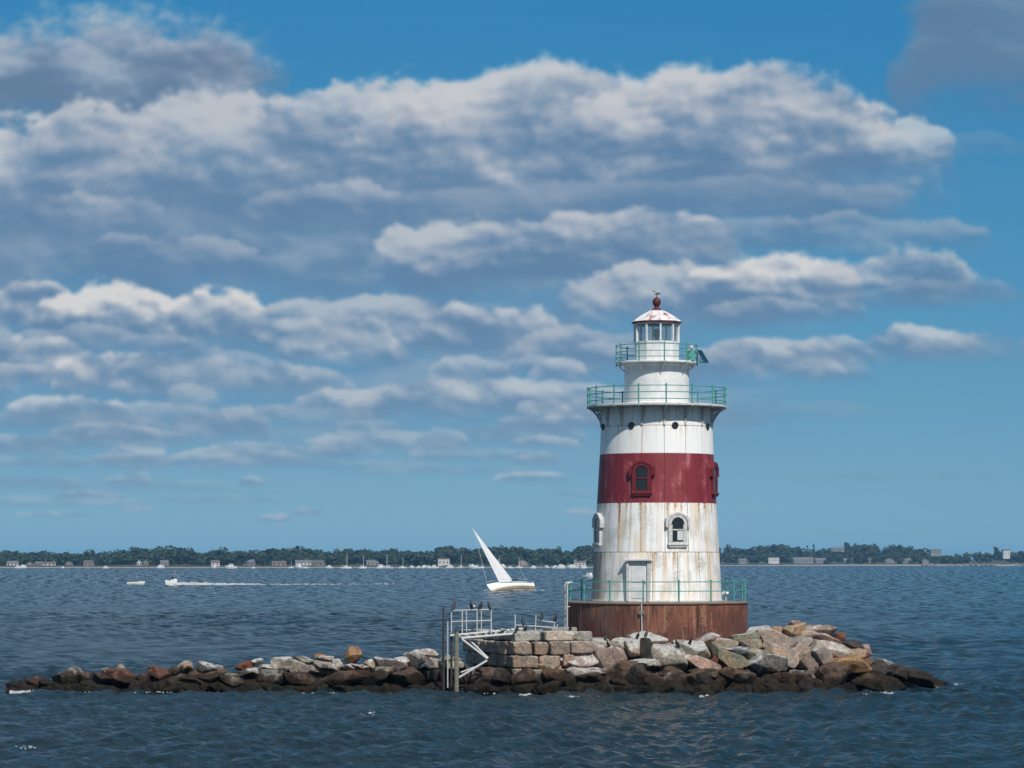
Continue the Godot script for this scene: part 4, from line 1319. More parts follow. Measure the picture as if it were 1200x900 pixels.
func build_birds() -> void:
	var proto: Node3D = null
	var spots := [
		[532, 714.8, 141.0, 0.9, 1.0, "black cormorant at the left end of the white railing"],
		[552, 714.6, 141.0, -2.4, 0.92, "black cormorant near the middle of the white railing top"],
		[563.5, 714.4, 141.0, 0.4, 0.95, "black cormorant third along the white railing top"],
		[573, 714.2, 141.0, 2.6, 0.9, "black cormorant at the right end of the white railing"],
		[535, 741, 139.2, 1.2, 0.8, "black cormorant on top of the pale timber pile"],
		[612.5, 733.0, 141.4, 2.2, 0.95, "black cormorant perched on the bent railing beside its thin post"],
		[604.5, 745.4, 140.6, 0.5, 0.8, "black cormorant low at the front edge of the landing", true],
		[616, 741.5, 141.2, -0.6, 0.85, "black cormorant on the landing slab below the bent railing"],
		[634.8, 727.8, 142.1, 0.7, 1.0, "black cormorant on the upper bent rail, left of two"],
		[651, 729.8, 142.6, 0.4, 1.0, "black cormorant at the right end of the upper bent rail"],
		[580, 741.0, 141.6, 2.0, 0.6, "small black cormorant crouched on the white platform deck"],
		[668, 741.5, 143.2, -0.8, 0.75, "black cormorant at the foot of the white ladder", true],
		[710.5, 751, 142.6, 1.4, 0.85, "black cormorant on a slab close to the rusty base", true],
		[711.5, 760, 141.6, -2.6, 0.85, "black cormorant just below the one on the slab", true],
		[747.6, 748.5, 142.6, -0.5, 0.85, "black cormorant below the outlet pipe on whitened rock", true],
		[757.7, 747.5, 142.6, 0.7, 0.9, "black cormorant on the crest of the whitened rock", true],
		[755.5, 755.6, 141.9, 2.3, 0.8, "black cormorant lowest of the three near the outlet pipe", true],
		[794, 760, 141.9, 3.0, 1.05, "tall black cormorant on the pale blocks in front, second from right", true],
		[808.6, 755.4, 142.2, -0.9, 0.85, "black cormorant on the rocks furthest right", true],
	]
	for q in spots:
		var b := Basis(Vector3.UP, q[3]).scaled(Vector3.ONE * q[4] * 0.68)
		var o := at(q[0], q[1], q[2])
		if q.size() > 6:
			o = perch(o)
		if proto == null:
			proto = thing("cormorant", q[5], "bird", o, "cormorants perched on the landing and rocks", b)
			var mb := MB.new()
			mb.tube([Vector3(-0.25, -0.02, 0), Vector3(-0.17, 0.07, 0), Vector3(-0.09, 0.18, 0), Vector3(-0.02, 0.29, 0), Vector3(0.03, 0.38, 0), Vector3(0.05, 0.46, 0), Vector3(0.045, 0.53, 0), Vector3(0.06, 0.585, 0), Vector3(0.10, 0.60, 0), Vector3(0.135, 0.598, 0)], [0.02, 0.06, 0.125, 0.145, 0.115, 0.066, 0.046, 0.05, 0.046, 0.02], 9, 0.85)
			part("body", mb, M.cormorant_black, proto)
			for s in [-1, 1]:
				mb = MB.new()
				mb.tube([Vector3(0.0, 0.36, s * 0.075), Vector3(-0.07, 0.24, s * 0.10), Vector3(-0.16, 0.10, s * 0.065), Vector3(-0.21, 0.03, s * 0.03)], [0.03, 0.062, 0.045, 0.01], 6, 0.5)
				part("wing", mb, M.cormorant_black, proto)
				mb = MB.new()
				mb.tube([Vector3(-0.03, 0.16, s * 0.05), Vector3(-0.02, 0.02, s * 0.05), Vector3(0.07, 0.0, s * 0.06)], [0.022, 0.016, 0.014], 5)
				part("foot", mb, M.cormorant_black, proto)
			mb = MB.new()
			mb.tube([Vector3(0.125, 0.60, 0), Vector3(0.19, 0.60, 0), Vector3(0.205, 0.588, 0)], [0.014, 0.009, 0.004], 5)
			part("bill", mb, M.bill_yellow, proto)
		else:
			copy(proto, q[5], o, b)
	var gull: Node3D = null
	for q in [[767.2, 348.6, 148.0, 2.7, 1.0, "gull standing on the red ball atop the lighthouse roof"], [553.6, 714.9, 142.2, 0.3, 1.0, "pale gull on the white railing among the cormorants"], [590, 741.8, 141.4, 2.8, 0.9, "pale gull standing on the white deck beam"]]:
		var b := Basis(Vector3.UP, q[3]).scaled(Vector3.ONE * q[4])
		var o := at(q[0], q[1], q[2])
		if gull == null:
			o = Vector3(TOWER_X, 19.90, TOWER_Z)
			gull = thing("gull", q[5], "bird", o, "gulls at rest", b)
			var mb := MB.new()
			mb.tube([Vector3(-0.22, 0.14, 0), Vector3(-0.12, 0.15, 0), Vector3(0.0, 0.16, 0), Vector3(0.09, 0.19, 0), Vector3(0.12, 0.25, 0)], [0.015, 0.05, 0.08, 0.06, 0.035], 8)
			part("body", mb, M.gull_white, gull)
			mb = MB.new()
			mb.tube([Vector3(0.10, 0.23, 0), Vector3(0.125, 0.275, 0), Vector3(0.155, 0.285, 0), Vector3(0.175, 0.28, 0)], [0.036, 0.044, 0.036, 0.015], 8)
			part("head", mb, M.gull_black, gull)
			for s in [-1, 1]:
				mb = MB.new()
				mb.tube([Vector3(0.06, 0.20, s * 0.06), Vector3(-0.06, 0.19, s * 0.075), Vector3(-0.25, 0.155, s * 0.02)], [0.03, 0.05, 0.008], 6, 0.5)
				part("wing", mb, M.gull_grey, gull)
				mb = MB.new()
				mb.tube([Vector3(0.0, 0.1, s * 0.03), Vector3(0.01, 0.0, s * 0.03)], 0.008, 4)
				part("leg", mb, M.gull_black, gull)
			mb = MB.new()
			mb.tube([Vector3(0.17, 0.28, 0), Vector3(0.225, 0.27, 0)], [0.012, 0.004], 5)
			part("bill", mb, M.bill_yellow, gull)
		else:
			copy(gull, q[5], o, b)

# ------------------------------------------------------------------ far shore
const TOPS := [[-500, 645], [-200, 644], [0, 646], [40, 645], [60, 648], [120, 648], [150, 644], [165, 642], [180, 645], [200, 643], [230, 646], [300, 645], [330, 643], [360, 644], [400, 645], [440, 643], [470, 643], [500, 645], [520, 641], [560, 643], [600, 641], [640, 643], [660, 645], [690, 638], [740, 640], [800, 641], [848, 641], [870, 642], [890, 640], [912, 638], [925, 639], [940, 643], [957, 645], [965, 646], [975, 642], [990, 641], [1010, 638], [1022, 639], [1036, 644], [1045, 640], [1055, 638], [1068, 642], [1080, 646], [1095, 650], [1120, 650], [1140, 647], [1155, 648], [1165, 645], [1180, 646], [1200, 648], [1400, 648], [1700, 647]]

func top_at(px: float) -> float:
	for k in TOPS.size() - 1:
		if px <= TOPS[k + 1][0]:
			return lerpf(TOPS[k][1], TOPS[k + 1][1], clampf((px - TOPS[k][0]) / float(TOPS[k + 1][0] - TOPS[k][0]), 0, 1))
	return 648.0

func shore_d(px: float) -> float:
	return lerpf(2560.0, 3560.0, smoothstep(690.0, 860.0, px)) + 40.0 * sin(px * 0.021)

func leafy(count: int, sx: float, sy: float, leaf: float, col: Color, spire := 0.0) -> MB:
	var mb := MB.new()
	# several lumps, each a shell of leaf clumps
	var lumps := []
	for k in 9:
		var t := rng.randf()
		var w := 1.0 - spire * t
		lumps.append([Vector3(rng.randf_range(-0.55, 0.55) * sx * w, (0.25 + 0.6 * t) * sy, rng.randf_range(-0.55, 0.55) * sx * w), rng.randf_range(0.32, 0.55) * minf(sx, sy) * (1.0 - spire * 0.6 * t)])
	for k in count:
		var l: Array = lumps[k % 9]
		var d := Vector3(rng.randf_range(-1, 1), rng.randf_range(-0.8, 1), rng.randf_range(-1, 1)).normalized()
		var p: Vector3 = l[0] + d * l[1] * rng.randf_range(0.65, 1.08)
		var n := (d + Vector3(rng.randf_range(-1, 1), rng.randf_range(-1, 1), rng.randf_range(-1, 1)) * 0.6).normalized()
		var u := n.cross(Vector3(0.3, 1, 0.2)).normalized()
		var w := n.cross(u)
		var s := leaf * rng.randf_range(0.6, 1.3)
		var j := rng.randf_range(0.65, 1.35)
		mb.col = Color(col.r * j, col.g * j, col.b * j)
		mb.quad(p - u * s - w * s * 0.6, p + u * s - w * s * 0.8, p + u * s * 0.8 + w * s, p - u * s * 0.9 + w * s * 0.8, n)
	mb.col = Color(1, 1, 1)
	return mb

func build_shore() -> void:
	var lm := grain(mat("shore_grass", lin(0.085, 0.095, 0.045), 0.95), 801, 0.02, 0.55, 0.01)
	var sand := grain(mat("beach_sand", lin(0.50, 0.44, 0.35), 0.95), 802, 0.05, 0.55, 0.05)
	grain(mat("sea_wall_stone", lin(0.30, 0.28, 0.26), 0.95), 803, 0.05, 0.5, 0.08)
	var land := MB.new()
	var beach := MB.new()
	var px := -900.0
	var prev := []
	var prevb := []
	var wob := noise(811, 0.03, 3)
	while px <= 2100.0:
		var d0 := shore_d(px) + wob.get_noise_1d(px) * 40.0
		var rightness := smoothstep(820.0, 1060.0, px)
		var dir := Vector3((px - 600.0) / FOCAL, 0, -1)
		var bw := lerpf(8.0, 34.0, rightness) * (1.0 + wob.get_noise_1d(px * 3.0) * 0.8)
		var bh := lerpf(0.9, 1.7, rightness)
		var hill := maxf(2.0, EYE + (HORIZON - top_at(px)) / FOCAL * (d0 + 260.0) - 13.0)
		var row := [dir * (d0 + bw) + Vector3.UP * bh, dir * (d0 + bw + 25) + Vector3.UP * (bh + 1.2), dir * (d0 + 260) + Vector3.UP * hill, dir * (d0 + 1200) + Vector3.UP * (hill + 4.0)]
		var rowb := [dir * (d0 - 30.0) + Vector3.UP * -1.2, dir * d0 + Vector3.UP * 0.1, dir * (d0 + bw + 1.0) + Vector3.UP * (bh + 0.01)]
		if prev:
			for k in 3:
				land.quad(prev[k], row[k], row[k + 1], prev[k + 1], Vector3.UP)
			for k in 2:
				beach.quad(prevb[k], rowb[k], rowb[k + 1], prevb[k + 1], Vector3.UP)
		prev = row
		prevb = rowb
		px += 6.0
	var o := part("far_shore_land", land, lm, self)
	tag(o, "low green land along the far shore", "land", "", "structure")
	o = part("beach", beach, sand, self)
	tag(o, "thin strip of pale sand along the far shore", "beach", "", "structure")

	# woods: too far and dense to count
	var leafm := mat("leaves", Color(1, 1, 1), 0.8)
	leafm.vertex_color_use_as_albedo = true
	leafm.backlight_enabled = true
	leafm.backlight = lin(0.10, 0.14, 0.05)
	mat("bark", lin(0.06, 0.05, 0.04), 0.9)
	var woods := Node3D.new()
	woods.name = "woodland"
	add_child(woods)
	tag(woods, "dark wooded skyline along the far shore", "trees", "", "stuff")
	var crowns := []
	for k in 4:
		crowns.append(leafy(260, 0.62, 1.0, 0.085, [Color(0.030, 0.052, 0.021), Color(0.024, 0.044, 0.021), Color(0.036, 0.058, 0.024), Color(0.022, 0.040, 0.020)][k]).mesh(leafm))
	var lists := [[], [], [], []]
	px = -880.0
	while px < 2080.0:
		for rowk in 4:
			var d0 := shore_d(px)
			var right := smoothstep(1060.0, 1110.0, px)
			var d: float = d0 + [70.0, 130.0, 200.0, 270.0][rowk] + rng.randf_range(-25, 25)
			var x := px + rng.randf_range(-4, 4)
			var hill := maxf(2.0, EYE + (HORIZON - top_at(x)) / FOCAL * (d0 + 260.0) - 13.0)
			var ground := lerpf(2.0, hill, clampf((d - d0 - 30.0) / 230.0, 0, 1)) - 0.6
			var want := EYE + (HORIZON - top_at(x)) / FOCAL * d
			var h := maxf(3.0, (want - ground) * rng.randf_range(0.70, 1.16)) if rowk == 3 else rng.randf_range(6.5, 12.0)
			if rowk < 3 and rng.randf() < 0.25 + right * 0.6:
				continue
			h = minf(h, maxf(3.0, (want - ground) * 1.08))
			var s := h * rng.randf_range(0.7, 1.6)
			lists[rng.randi() % 4].append(Transform3D(Basis(Vector3.UP, rng.randf() * TAU).scaled(Vector3(s, h, s)), Vector3((x - 600.0) / FOCAL * d, ground, -d)))
		px += 6.5
	for k in 4:
		var mm := MultiMesh.new()
		mm.transform_format = MultiMesh.TRANSFORM_3D
		mm.mesh = crowns[k]
		mm.instance_count = lists[k].size()
		for i in lists[k].size():
			mm.set_instance_transform(i, lists[k][i])
		var mi := MultiMeshInstance3D.new()
		mi.name = "crowns"
		mi.multimesh = mm
		woods.add_child(mi, true)
		tag(mi, "", "", "", "stuff")

	# trees that stand out on the skyline: px, top, height in m, width, spire
	for q in [
		["cedar_tree", 946, 637.5, 17, 3.4, 1.0, "slim pointed cedar, left of the pair on the right-hand shore"],
		["cedar_tree", 953.5, 635.5, 19, 3.4, 1.0, "slim pointed cedar, taller right one of the pair"],
		["broadleaf_tree", 993, 633.5, 20, 8, 0.25, "dark domed tree standing highest on the right-hand skyline"],
		["broadleaf_tree", 1010, 637, 20, 11, 0.2, "wide tree just right of the highest domed tree"],
		["broadleaf_tree", 1020, 638, 19, 12, 0.2, "broad dark tree left of the dip in the right-hand skyline"],
		["broadleaf_tree", 1053, 637, 20, 11, 0.2, "broad round tree right of the dip in the right-hand skyline"],
		["broadleaf_tree", 1076, 641.5, 14, 7, 0.3, "small tree left of the grey flat-topped house"],
		["broadleaf_tree", 1167, 640, 16, 7, 0.3, "tree against the left side of the tall pale house"],
		["broadleaf_tree", 912, 637.5, 20, 11, 0.2, "tall rounded tree above the pale waterfront house"],
		["broadleaf_tree", 164, 641, 16, 9, 0.2, "tall tree on the highest left part of the skyline"],
		["broadleaf_tree", 199, 642, 14, 5, 0.4, "narrow tree rising from the left woods behind the motorboat"],
		["broadleaf_tree", 39, 644.5, 13, 8, 0.2, "round tree topping the woods near the left edge"],
		["broadleaf_tree", 519, 640, 16, 10, 0.2, "round tree topping the woods left of the sailboat"],
		["broadleaf_tree", 582, 640.5, 15, 9, 0.2, "round tree topping the woods right of the sail"],
		["broadleaf_tree", 690, 636.5, 19, 11, 0.2, "tall tree beside the left wall of the lighthouse"],
	]:
		var d := shore_d(q[1]) + 240.0
		var top := at(q[1], q[2], d)
		var t := thing(q[0], q[6], "tree", top - Vector3.UP * q[3], "trees that stand out on the far skyline")
		var mb := MB.new()
		mb.tube([Vector3(0, -1.5, 0), Vector3(0.1, q[3] * 0.45, 0), Vector3(0, q[3] * 0.8, 0)], [q[4] * 0.05, q[4] * 0.04, 0.05], 6)
		mb.tube([Vector3(0.05, q[3] * 0.35, 0), Vector3(q[4] * 0.25, q[3] * 0.6, 0.2)], [0.2, 0.06], 5)
		mb.tube([Vector3(0.05, q[3] * 0.4, 0), Vector3(-q[4] * 0.25, q[3] * 0.62, -0.2)], [0.2, 0.06], 5)
		part("trunk", mb, M.bark, t)
		part("crown", leafy(420, q[4] * 0.62, q[3] * 0.98, 0.085 * q[3] * (0.55 if q[5] > 0.9 else 0.8), Color(0.034, 0.058, 0.026), q[5]), leafm, t)

	build_houses()

func house(called: String, label: String, px: float, py: float, w_px: float, h_px: float, d: float, wall: Material, roof: Material, style: int, turn: float) -> void:
	var k := d / FOCAL
	var o := at(px, py, d)
	var w := w_px * k
	var h := h_px * k
	var dp := minf(w * 0.7, 9.0)
	var t := thing(called, label, "house", o, "houses along the far shore", Basis(Vector3.UP, turn))
	var eave := h * (0.58 if style != 2 else 0.86)
	var mb := MB.new()
	mb.box(Vector3(0, eave / 2 - 1.0, 0), Vector3(w, eave + 2.0, dp))
	if style == 0:
		for s in [-1, 1]:
			mb.flat(Vector3(s * w / 2, eave, -dp / 2), Vector3(s * w / 2, eave, dp / 2), Vector3(s * w / 2, h - 0.1, 0), Vector3(s, 0, 0))
	elif style == 1:
		for s in [-1, 1]:
			mb.flat(Vector3(-w / 2, eave, s * dp / 2), Vector3(w / 2, eave, s * dp / 2), Vector3(0, h - 0.1, s * dp / 2), Vector3(0, 0, s))
	part("wall", mb, wall, t)
	mb = MB.new()
	if style == 2:
		mb.block(Vector3(0, eave + h * 0.06, 0), Vector3(w + 0.8, h * 0.12, dp + 0.8), 0.1)
	elif style == 0:
		for s in [-1, 1]:
			var b := Basis(Vector3.RIGHT, s * atan2(h - eave, dp / 2))
			mb.box(Vector3(0, (h + eave) / 2 + 0.05, s * dp / 4), Vector3(w + 0.7, 0.25, Vector2(h - eave, dp / 2).length() + 0.5), b)
	else:
		for s in [-1, 1]:
			var b := Basis(Vector3.BACK, -s * atan2(h - eave, w / 2))
			mb.box(Vector3(s * w / 4, (h + eave) / 2 + 0.05, 0), Vector3(Vector2(h - eave, w / 2).length() + 0.5, 0.25, dp + 0.7), b)
	var r := part("roof", mb, roof, t)
	if style == 0 and w > 10.0:
		mb = MB.new()
		mb.box(Vector3(w * 0.3, h + 0.4, 0), Vector3(0.9, 1.8, 0.9))
		part("chimney", mb, M.house_brick, r)
	var n := maxi(2, int(w / 3.2))
	for i in n:
		mb = MB.new()
		mb.box(Vector3(lerpf(-w / 2, w / 2, (i + 0.5) / n), eave * 0.52, dp / 2 + 0.03), Vector3(1.0, 1.4, 0.06))
		part("window", mb, M.dark_glass, t)

func build_houses() -> void:
	mat("house_white", lin(0.48, 0.48, 0.48), 0.8)
	mat("house_grey", lin(0.20, 0.20, 0.21), 0.85)
	mat("house_tan", lin(0.27, 0.235, 0.21), 0.85)
	mat("house_brick", lin(0.22, 0.12, 0.09), 0.9)
	mat("roof_grey", lin(0.14, 0.14, 0.15), 0.9)
	mat("roof_brown", lin(0.12, 0.095, 0.085), 0.9)
	var wl := [M.house_white, M.house_grey, M.house_tan]
	var rf := [M.roof_grey, M.roof_brown]
	var say := ["white", "grey", "tan"]
	var place := ["first at the left edge", "second from the left edge", "third from the left edge", "fourth from the left edge, long roof", "alone between the long roof and the open boat", "behind the small open boat", "left of a close pair behind the motorboat", "right of a close pair behind the motorboat", "directly behind the motorboat", "above the start of the wake", "deep in shade above the wake", "low and broad right of the wake's middle", "left of two long ones above the wake's end", "right of two long ones above the wake's end", "among the moored masts", "tall, left of the sailboat", "just right of the white sail", "above the sailboat's stern", "nearest the lighthouse on its left"]
	var left := [[15, 14, 7, 0], [35, 10, 6, 1], [46, 10, 6, 0], [58, 16, 6, 0], [81, 9, 7, 1], [104, 12, 8, 0], [163, 6, 9, 1], [171, 7, 9, 1], [193, 10, 8, 0], [252, 11, 8, 0], [292, 14, 9, 0], [327, 18, 7, 0], [355, 20, 8, 0], [371, 20, 8, 0], [436, 15, 8, 0], [520, 15, 12, 2], [580, 12, 9, 0], [612, 12, 9, 1], [680, 15, 9, 0]]
	for k in left.size():
		var q: Array = left[k]
		house("shore_house", "%s house on the left far shore, %s" % [say[k % 3], place[k]], q[0], 663.2, q[1] * 0.9, q[2] * 0.8, shore_d(q[0]) + 42.0, wl[k % 3], rf[k % 2], q[3], 0.25 * sin(k * 2.3))
	var right := [
		[870, 659.6, 12, 6, 60.0, 0, 1, "small grey house on the right shore nearest the lighthouse wall"], [891, 659.4, 10, 5, 60.0, 0, 0, "low white house second from the lighthouse on its right"], [906, 659.6, 16, 9, 55.0, 2, 0, "pale block of a house under the tall rounded tree"], [941, 659.5, 30, 8, 60.0, 0, 1, "long grey building with a ridge roof below the two cedars"],
		[962, 659.6, 18, 7, 70.0, 0, 1, "grey house adjoining the right end of the long building"], [997, 659.8, 22, 7, 65.0, 0, 1, "wide grey house below the highest domed tree"], [1014, 659.6, 14, 8, 75.0, 0, 2, "tan house below the broad dark tree"], [1042, 659.6, 13, 7, 60.0, 1, 1, "small grey house in the dip of the right-hand trees"],
		[1061, 659.6, 17, 7, 65.0, 0, 1, "grey house under the broad round tree"], [1084, 659.6, 9, 6, 55.0, 1, 1, "tiny grey gabled house at the left end of the bright beach"], [981, 645.5, 20, 5, 235.0, 0, 1, "long low grey house on the hill left of the highest domed tree"], [1096, 650, 16, 8, 200.0, 2, 1, "grey flat-topped house alone on the skyline"], [1179, 653, 10, 12, 190.0, 2, 0, "tall pale house on the hill at the far right"],
	]
	for q in right:
		house("shore_house", q[7], q[0], q[1], q[2] * 0.8, q[3] * 0.78, shore_d(q[0]) + q[4], wl[q[6] if q[6] < 3 else 1], rf[0], q[5], 0.1)
	# boulders on the right-hand beach
	var bl := thing("beach_boulders", "scatter of pale boulders along the bright right-hand beach", "rocks", at(1140, 662, shore_d(1140) + 8))
	for k in 40:
		var px := lerpf(1082, 1260, k / 39.0) + rng.randf_range(-2, 2)
		var dd := shore_d(px) + rng.randf_range(2, 16)
		stone(bl, Vector3((px - 600) / FOCAL * dd, 0.9, -dd), Vector3(rng.randf_range(1.2, 2.6), rng.randf_range(0.8, 1.8), 1.6), Basis(Vector3.UP, rng.randf() * 3.0), ["light", "tan", "pink", "white"][k % 4], 0.3, 4)

# ------------------------------------------------------------------ boats
# hull: length l, beam b, freeboard f; bow towards +x, waterline at y 0
func hull(l: float, b: float, f: float, sheer := 0.25, deep := 0.4) -> MB:
	var mb := MB.new()
	var secs := []
	for i in 11:
		var t := i / 10.0
		var w := b * 0.5 * pow(maxf(0.0, 1.0 - pow(maxf(0.0, (t - 0.35) / 0.65), 2.2)), 0.8) * lerpf(0.82, 1.0, smoothstep(0.0, 0.35, t))
		var top := f * (1.0 + sheer * (t * t * 1.6 - 0.15))
		var x := (t - 0.5) * l
		var rake := f * 0.5 * smoothstep(0.7, 1.0, t)
		secs.append([Vector3(x - rake, -deep * (1.0 - smoothstep(0.7, 1.0, t) * 0.9), 0), Vector3(x - rake * 0.6, -deep * 0.3, w * 0.72), Vector3(x, top * 0.5, w * 0.95), Vector3(x + rake * 0.2, top, w), Vector3(x + rake * 0.2, top - 0.03, 0)])
	for i in 10:
		for s in [-1, 1]:
			for k in 4:
				var m := Vector3(1, 1, s)
				var out := Vector3(0, -0.4, s) if k < 3 else Vector3.UP
				mb.quad(secs[i][k] * m, secs[i + 1][k] * m, secs[i + 1][k + 1] * m, secs[i][k + 1] * m, out)
	for s in [-1, 1]:
		for k in 3:
			var m := Vector3(1, 1, s)
			mb.flat(secs[0][4], secs[0][k] * m, secs[0][k + 1] * m, Vector3.LEFT)
	return mb

func build_boats() -> void:
	var white := mat("boat_white", lin(0.78, 0.78, 0.76), 0.3)
	var sailm := grain(mat("sailcloth", lin(0.76, 0.76, 0.75), 0.75), 901, 0.02, 0.92, 0.1)
	sailm.backlight_enabled = true
	sailm.backlight = lin(0.3, 0.3, 0.3)
	mat("boat_wood", lin(0.50, 0.39, 0.25), 0.5)
	mat("boat_blue", lin(0.03, 0.05, 0.10), 0.4)
	mat("skin", lin(0.40, 0.24, 0.17), 0.7)
	# sailing boat under way, heeled
	var d := 627.0
	var o := at(599, 692, d)
	var sb := thing("sailing_yacht", "white sailing yacht heeled hard over with one tall white sail", "sailboat", o, "", Basis(Vector3.UP, deg_to_rad(228.0)) * Basis(Vector3.RIGHT, deg_to_rad(35.0)))
	part("hull", hull(13.4, 3.5, 1.2, 0.25, 0.7), white, sb)
	part("hull_bottom", hull(13.2, 3.5, 0.10, 0.1, 0.78), M.boat_wood, sb)
	var mb := MB.new()
	for s in [-1, 1]:
		mb = MB.new()
		mb.tube([Vector3(-6.4, 1.02, s * 1.47), Vector3(-2.0, 1.0, s * 1.80), Vector3(1.0, 1.08, s * 1.72), Vector3(4.0, 1.3, s * 1.15)], 0.06, 4)
		part("rubbing_strake", mb, M.boat_blue, sb)
	mb = MB.new()
	mb.block(Vector3(-0.2, 1.5, 0), Vector3(4.6, 0.55, 1.9), 0.12)
	part("cabin", mb, white, sb)
	for s in [-1, 1]:
		mb = MB.new()
		mb.box(Vector3(-0.2, 1.58, s * 0.96), Vector3(3.6, 0.3, 0.04))
		part("window", mb, M.dark_glass, sb)
	mb = MB.new()
	mb.tube([Vector3(2.3, 1.1, 0), Vector3(2.2, 8.0, 0), Vector3(2.0, 16.6, 0)], [0.11, 0.09, 0.05], 6)
	part("mast", mb, white, sb)
	mb = MB.new()
	mb.tube([Vector3(2.2, 2.2, 0), Vector3(-2.8, 2.4, 0.3)], 0.08, 6)
	part("boom", mb, white, sb)
	mb = MB.new()
	for j in 14:
		for i in 6:
			var p := []
			for q in [[i, j], [i + 1, j], [i + 1, j + 1], [i, j + 1]]:
				var v: float = q[1] / 14.0
				var u: float = q[0] / 6.0
				var luff := Vector3(lerpf(2.22, 2.02, v), lerpf(2.3, 16.4, v), 0.06)
				var leech := Vector3(lerpf(-2.7, 1.85, pow(v, 0.98)), lerpf(2.5, 16.3, v), lerpf(0.3, 0.08, v))
				p.append(luff.lerp(leech, u) + Vector3(0, 0, 0.40 * sin(u * PI) * (1.0 - v) * (0.4 + v)))
			for z in [0.0, 0.03]:
				var s := Vector3(0, 0, z)
				mb.quad(p[0] + s, p[1] + s, p[2] + s, p[3] + s, Vector3(0, 0, 1 if z > 0 else -1))
	part("mainsail", mb, sailm, sb)
	mb = MB.new()
	mb.tube([Vector3(6.6, 1.55, 0), Vector3(2.05, 15.4, 0)], [0.03, 0.015], 6)
	part("furled_jib", mb, sailm, sb)
	mb = MB.new()
	mb.tube([Vector3(-6.6, 1.3, 0), Vector3(2.0, 16.6, 0)], 0.02, 4)
	part("backstay", mb, M.grey_steel, sb)
	for s in [-1, 1]:
		mb = MB.new()
		mb.tube([Vector3(-5.8, 1.95, s * 1.2), Vector3(-2.0, 1.95, s * 1.65), Vector3(3.0, 2.05, s * 1.3), Vector3(6.0, 2.3, 0)], 0.035, 5)
		part("guard_rail", mb, M.white_steel, sb)
	mb = MB.new()
	mb.block(Vector3(-2.6, 2.6, 0), Vector3(1.6, 0.12, 2.0), 0.04)
	for s in [-1, 1]:
		mb.tube([Vector3(-3.2, 1.3, s * 0.9), Vector3(-3.0, 2.6, s * 0.9)], 0.03, 4)
		mb.tube([Vector3(-1.9, 1.3, s * 0.9), Vector3(-2.1, 2.6, s * 0.9)], 0.03, 4)
	part("spray_hood", mb, M.boat_blue, sb)
	mb = MB.new()
	mb.tube([Vector3(-5.7, 1.3, -0.6), Vector3(-5.7, 6.0, -0.6)], 0.03, 4)
	part("aerial", mb, M.white_steel, sb)

	# motorboat with a wake
	var mbt := thing("motorboat", "white motorboat speeding left with a long white wake", "motorboat", at(204, 686, 757), "", Basis(Vector3.UP, deg_to_rad(180.0 + 52.0)) * Basis(Vector3.BACK, 0.10))
	part("hull", hull(6.6, 2.3, 0.72, 0.4, 0.3), white, mbt)
	mb = MB.new()
	mb.block(Vector3(0.2, 1.3, 0), Vector3(1.3, 0.8, 1.2), 0.1)
	part("console", mb, white, mbt)
	mb = MB.new()
	mb.box(Vector3(0.85, 1.85, 0), Vector3(0.06, 0.5, 1.2), Basis(Vector3.BACK, 0.4))
	part("windscreen", mb, M.dark_glass, mbt)
	mb = MB.new()
	mb.block(Vector3(0.1, 2.75, 0), Vector3(2.0, 0.10, 1.7), 0.03)
	for s in [-1, 1]:
		mb.tube([Vector3(-0.6, 0.9, s * 0.7), Vector3(-0.5, 2.72, s * 0.7)], 0.04, 4)
		mb.tube([Vector3(0.9, 0.9, s * 0.7), Vector3(0.7, 2.72, s * 0.7)], 0.04, 4)
	part("hard_top", mb, M.white_steel, mbt)
	mb = MB.new()
	mb.tube([Vector3(-0.3, 2.78, 0.4), Vector3(-0.5, 4.0, 0.5)], 0.035, 4)
	part("aerial", mb, M.white_steel, mbt)
	mb = MB.new()
	mb.block(Vector3(-3.4, 0.75, 0), Vector3(0.5, 0.9, 0.45), 0.08)
	part("outboard_engine", mb, M.boat_blue, mbt)
	mb = MB.new()
	mb.tube([Vector3(-0.4, 0.95, 0), Vector3(-0.4, 1.5, 0), Vector3(-0.38, 1.85, 0), Vector3(-0.36, 2.0, 0), Vector3(-0.34, 2.25, 0)], [0.16, 0.22, 0.2, 0.07, 0.11], 8)
	tag(part("helmsman", mb, M.boat_blue, mbt), "standing figure in dark clothing at the wheel")

	var ob := thing("open_boat", "small white open boat lying still left of the speeding motorboat", "motorboat", at(159, 685, 790), "", Basis(Vector3.UP, deg_to_rad(12.0)))
	part("hull", hull(4.9, 1.8, 0.7, 0.3, 0.2), white, ob)
	mb = MB.new()
	mb.block(Vector3(0.2, 0.9, 0), Vector3(0.8, 0.7, 0.8), 0.08)
	part("console", mb, M.boat_blue, ob)
	mb = MB.new()
	mb.block(Vector3(-2.4, 0.7, 0), Vector3(0.4, 0.8, 0.4), 0.08)
	part("outboard_engine", mb, M.boat_blue, ob)
	for s in [-0.9, 0.9]:
		mb = MB.new()
		mb.box(Vector3(s, 0.62, 0), Vector3(0.35, 0.08, 1.4))
		part("thwart", mb, M.boat_wood, ob)
	mb = MB.new()
	mb.tube([Vector3(0.25, 1.2, 0.3), Vector3(0.25, 3.2, 0.3)], 0.03, 4)
	part("aerial", mb, M.white_steel, ob)

	# moored boats under the woods
	var near := thing("moored_sloop", "white moored sloop with the tallest bare mast on the left", "sailboat", at(405.5, 666.2, 2390), "boats moored off the far shore")
	part("hull", hull(9.0, 2.8, 1.2, 0.25, 0.5), white, near)
	mb = MB.new()
	mb.block(Vector3(0, 1.4, 0), Vector3(3.2, 0.5, 1.5), 0.1)
	part("cabin", mb, white, near)
	mb = MB.new()
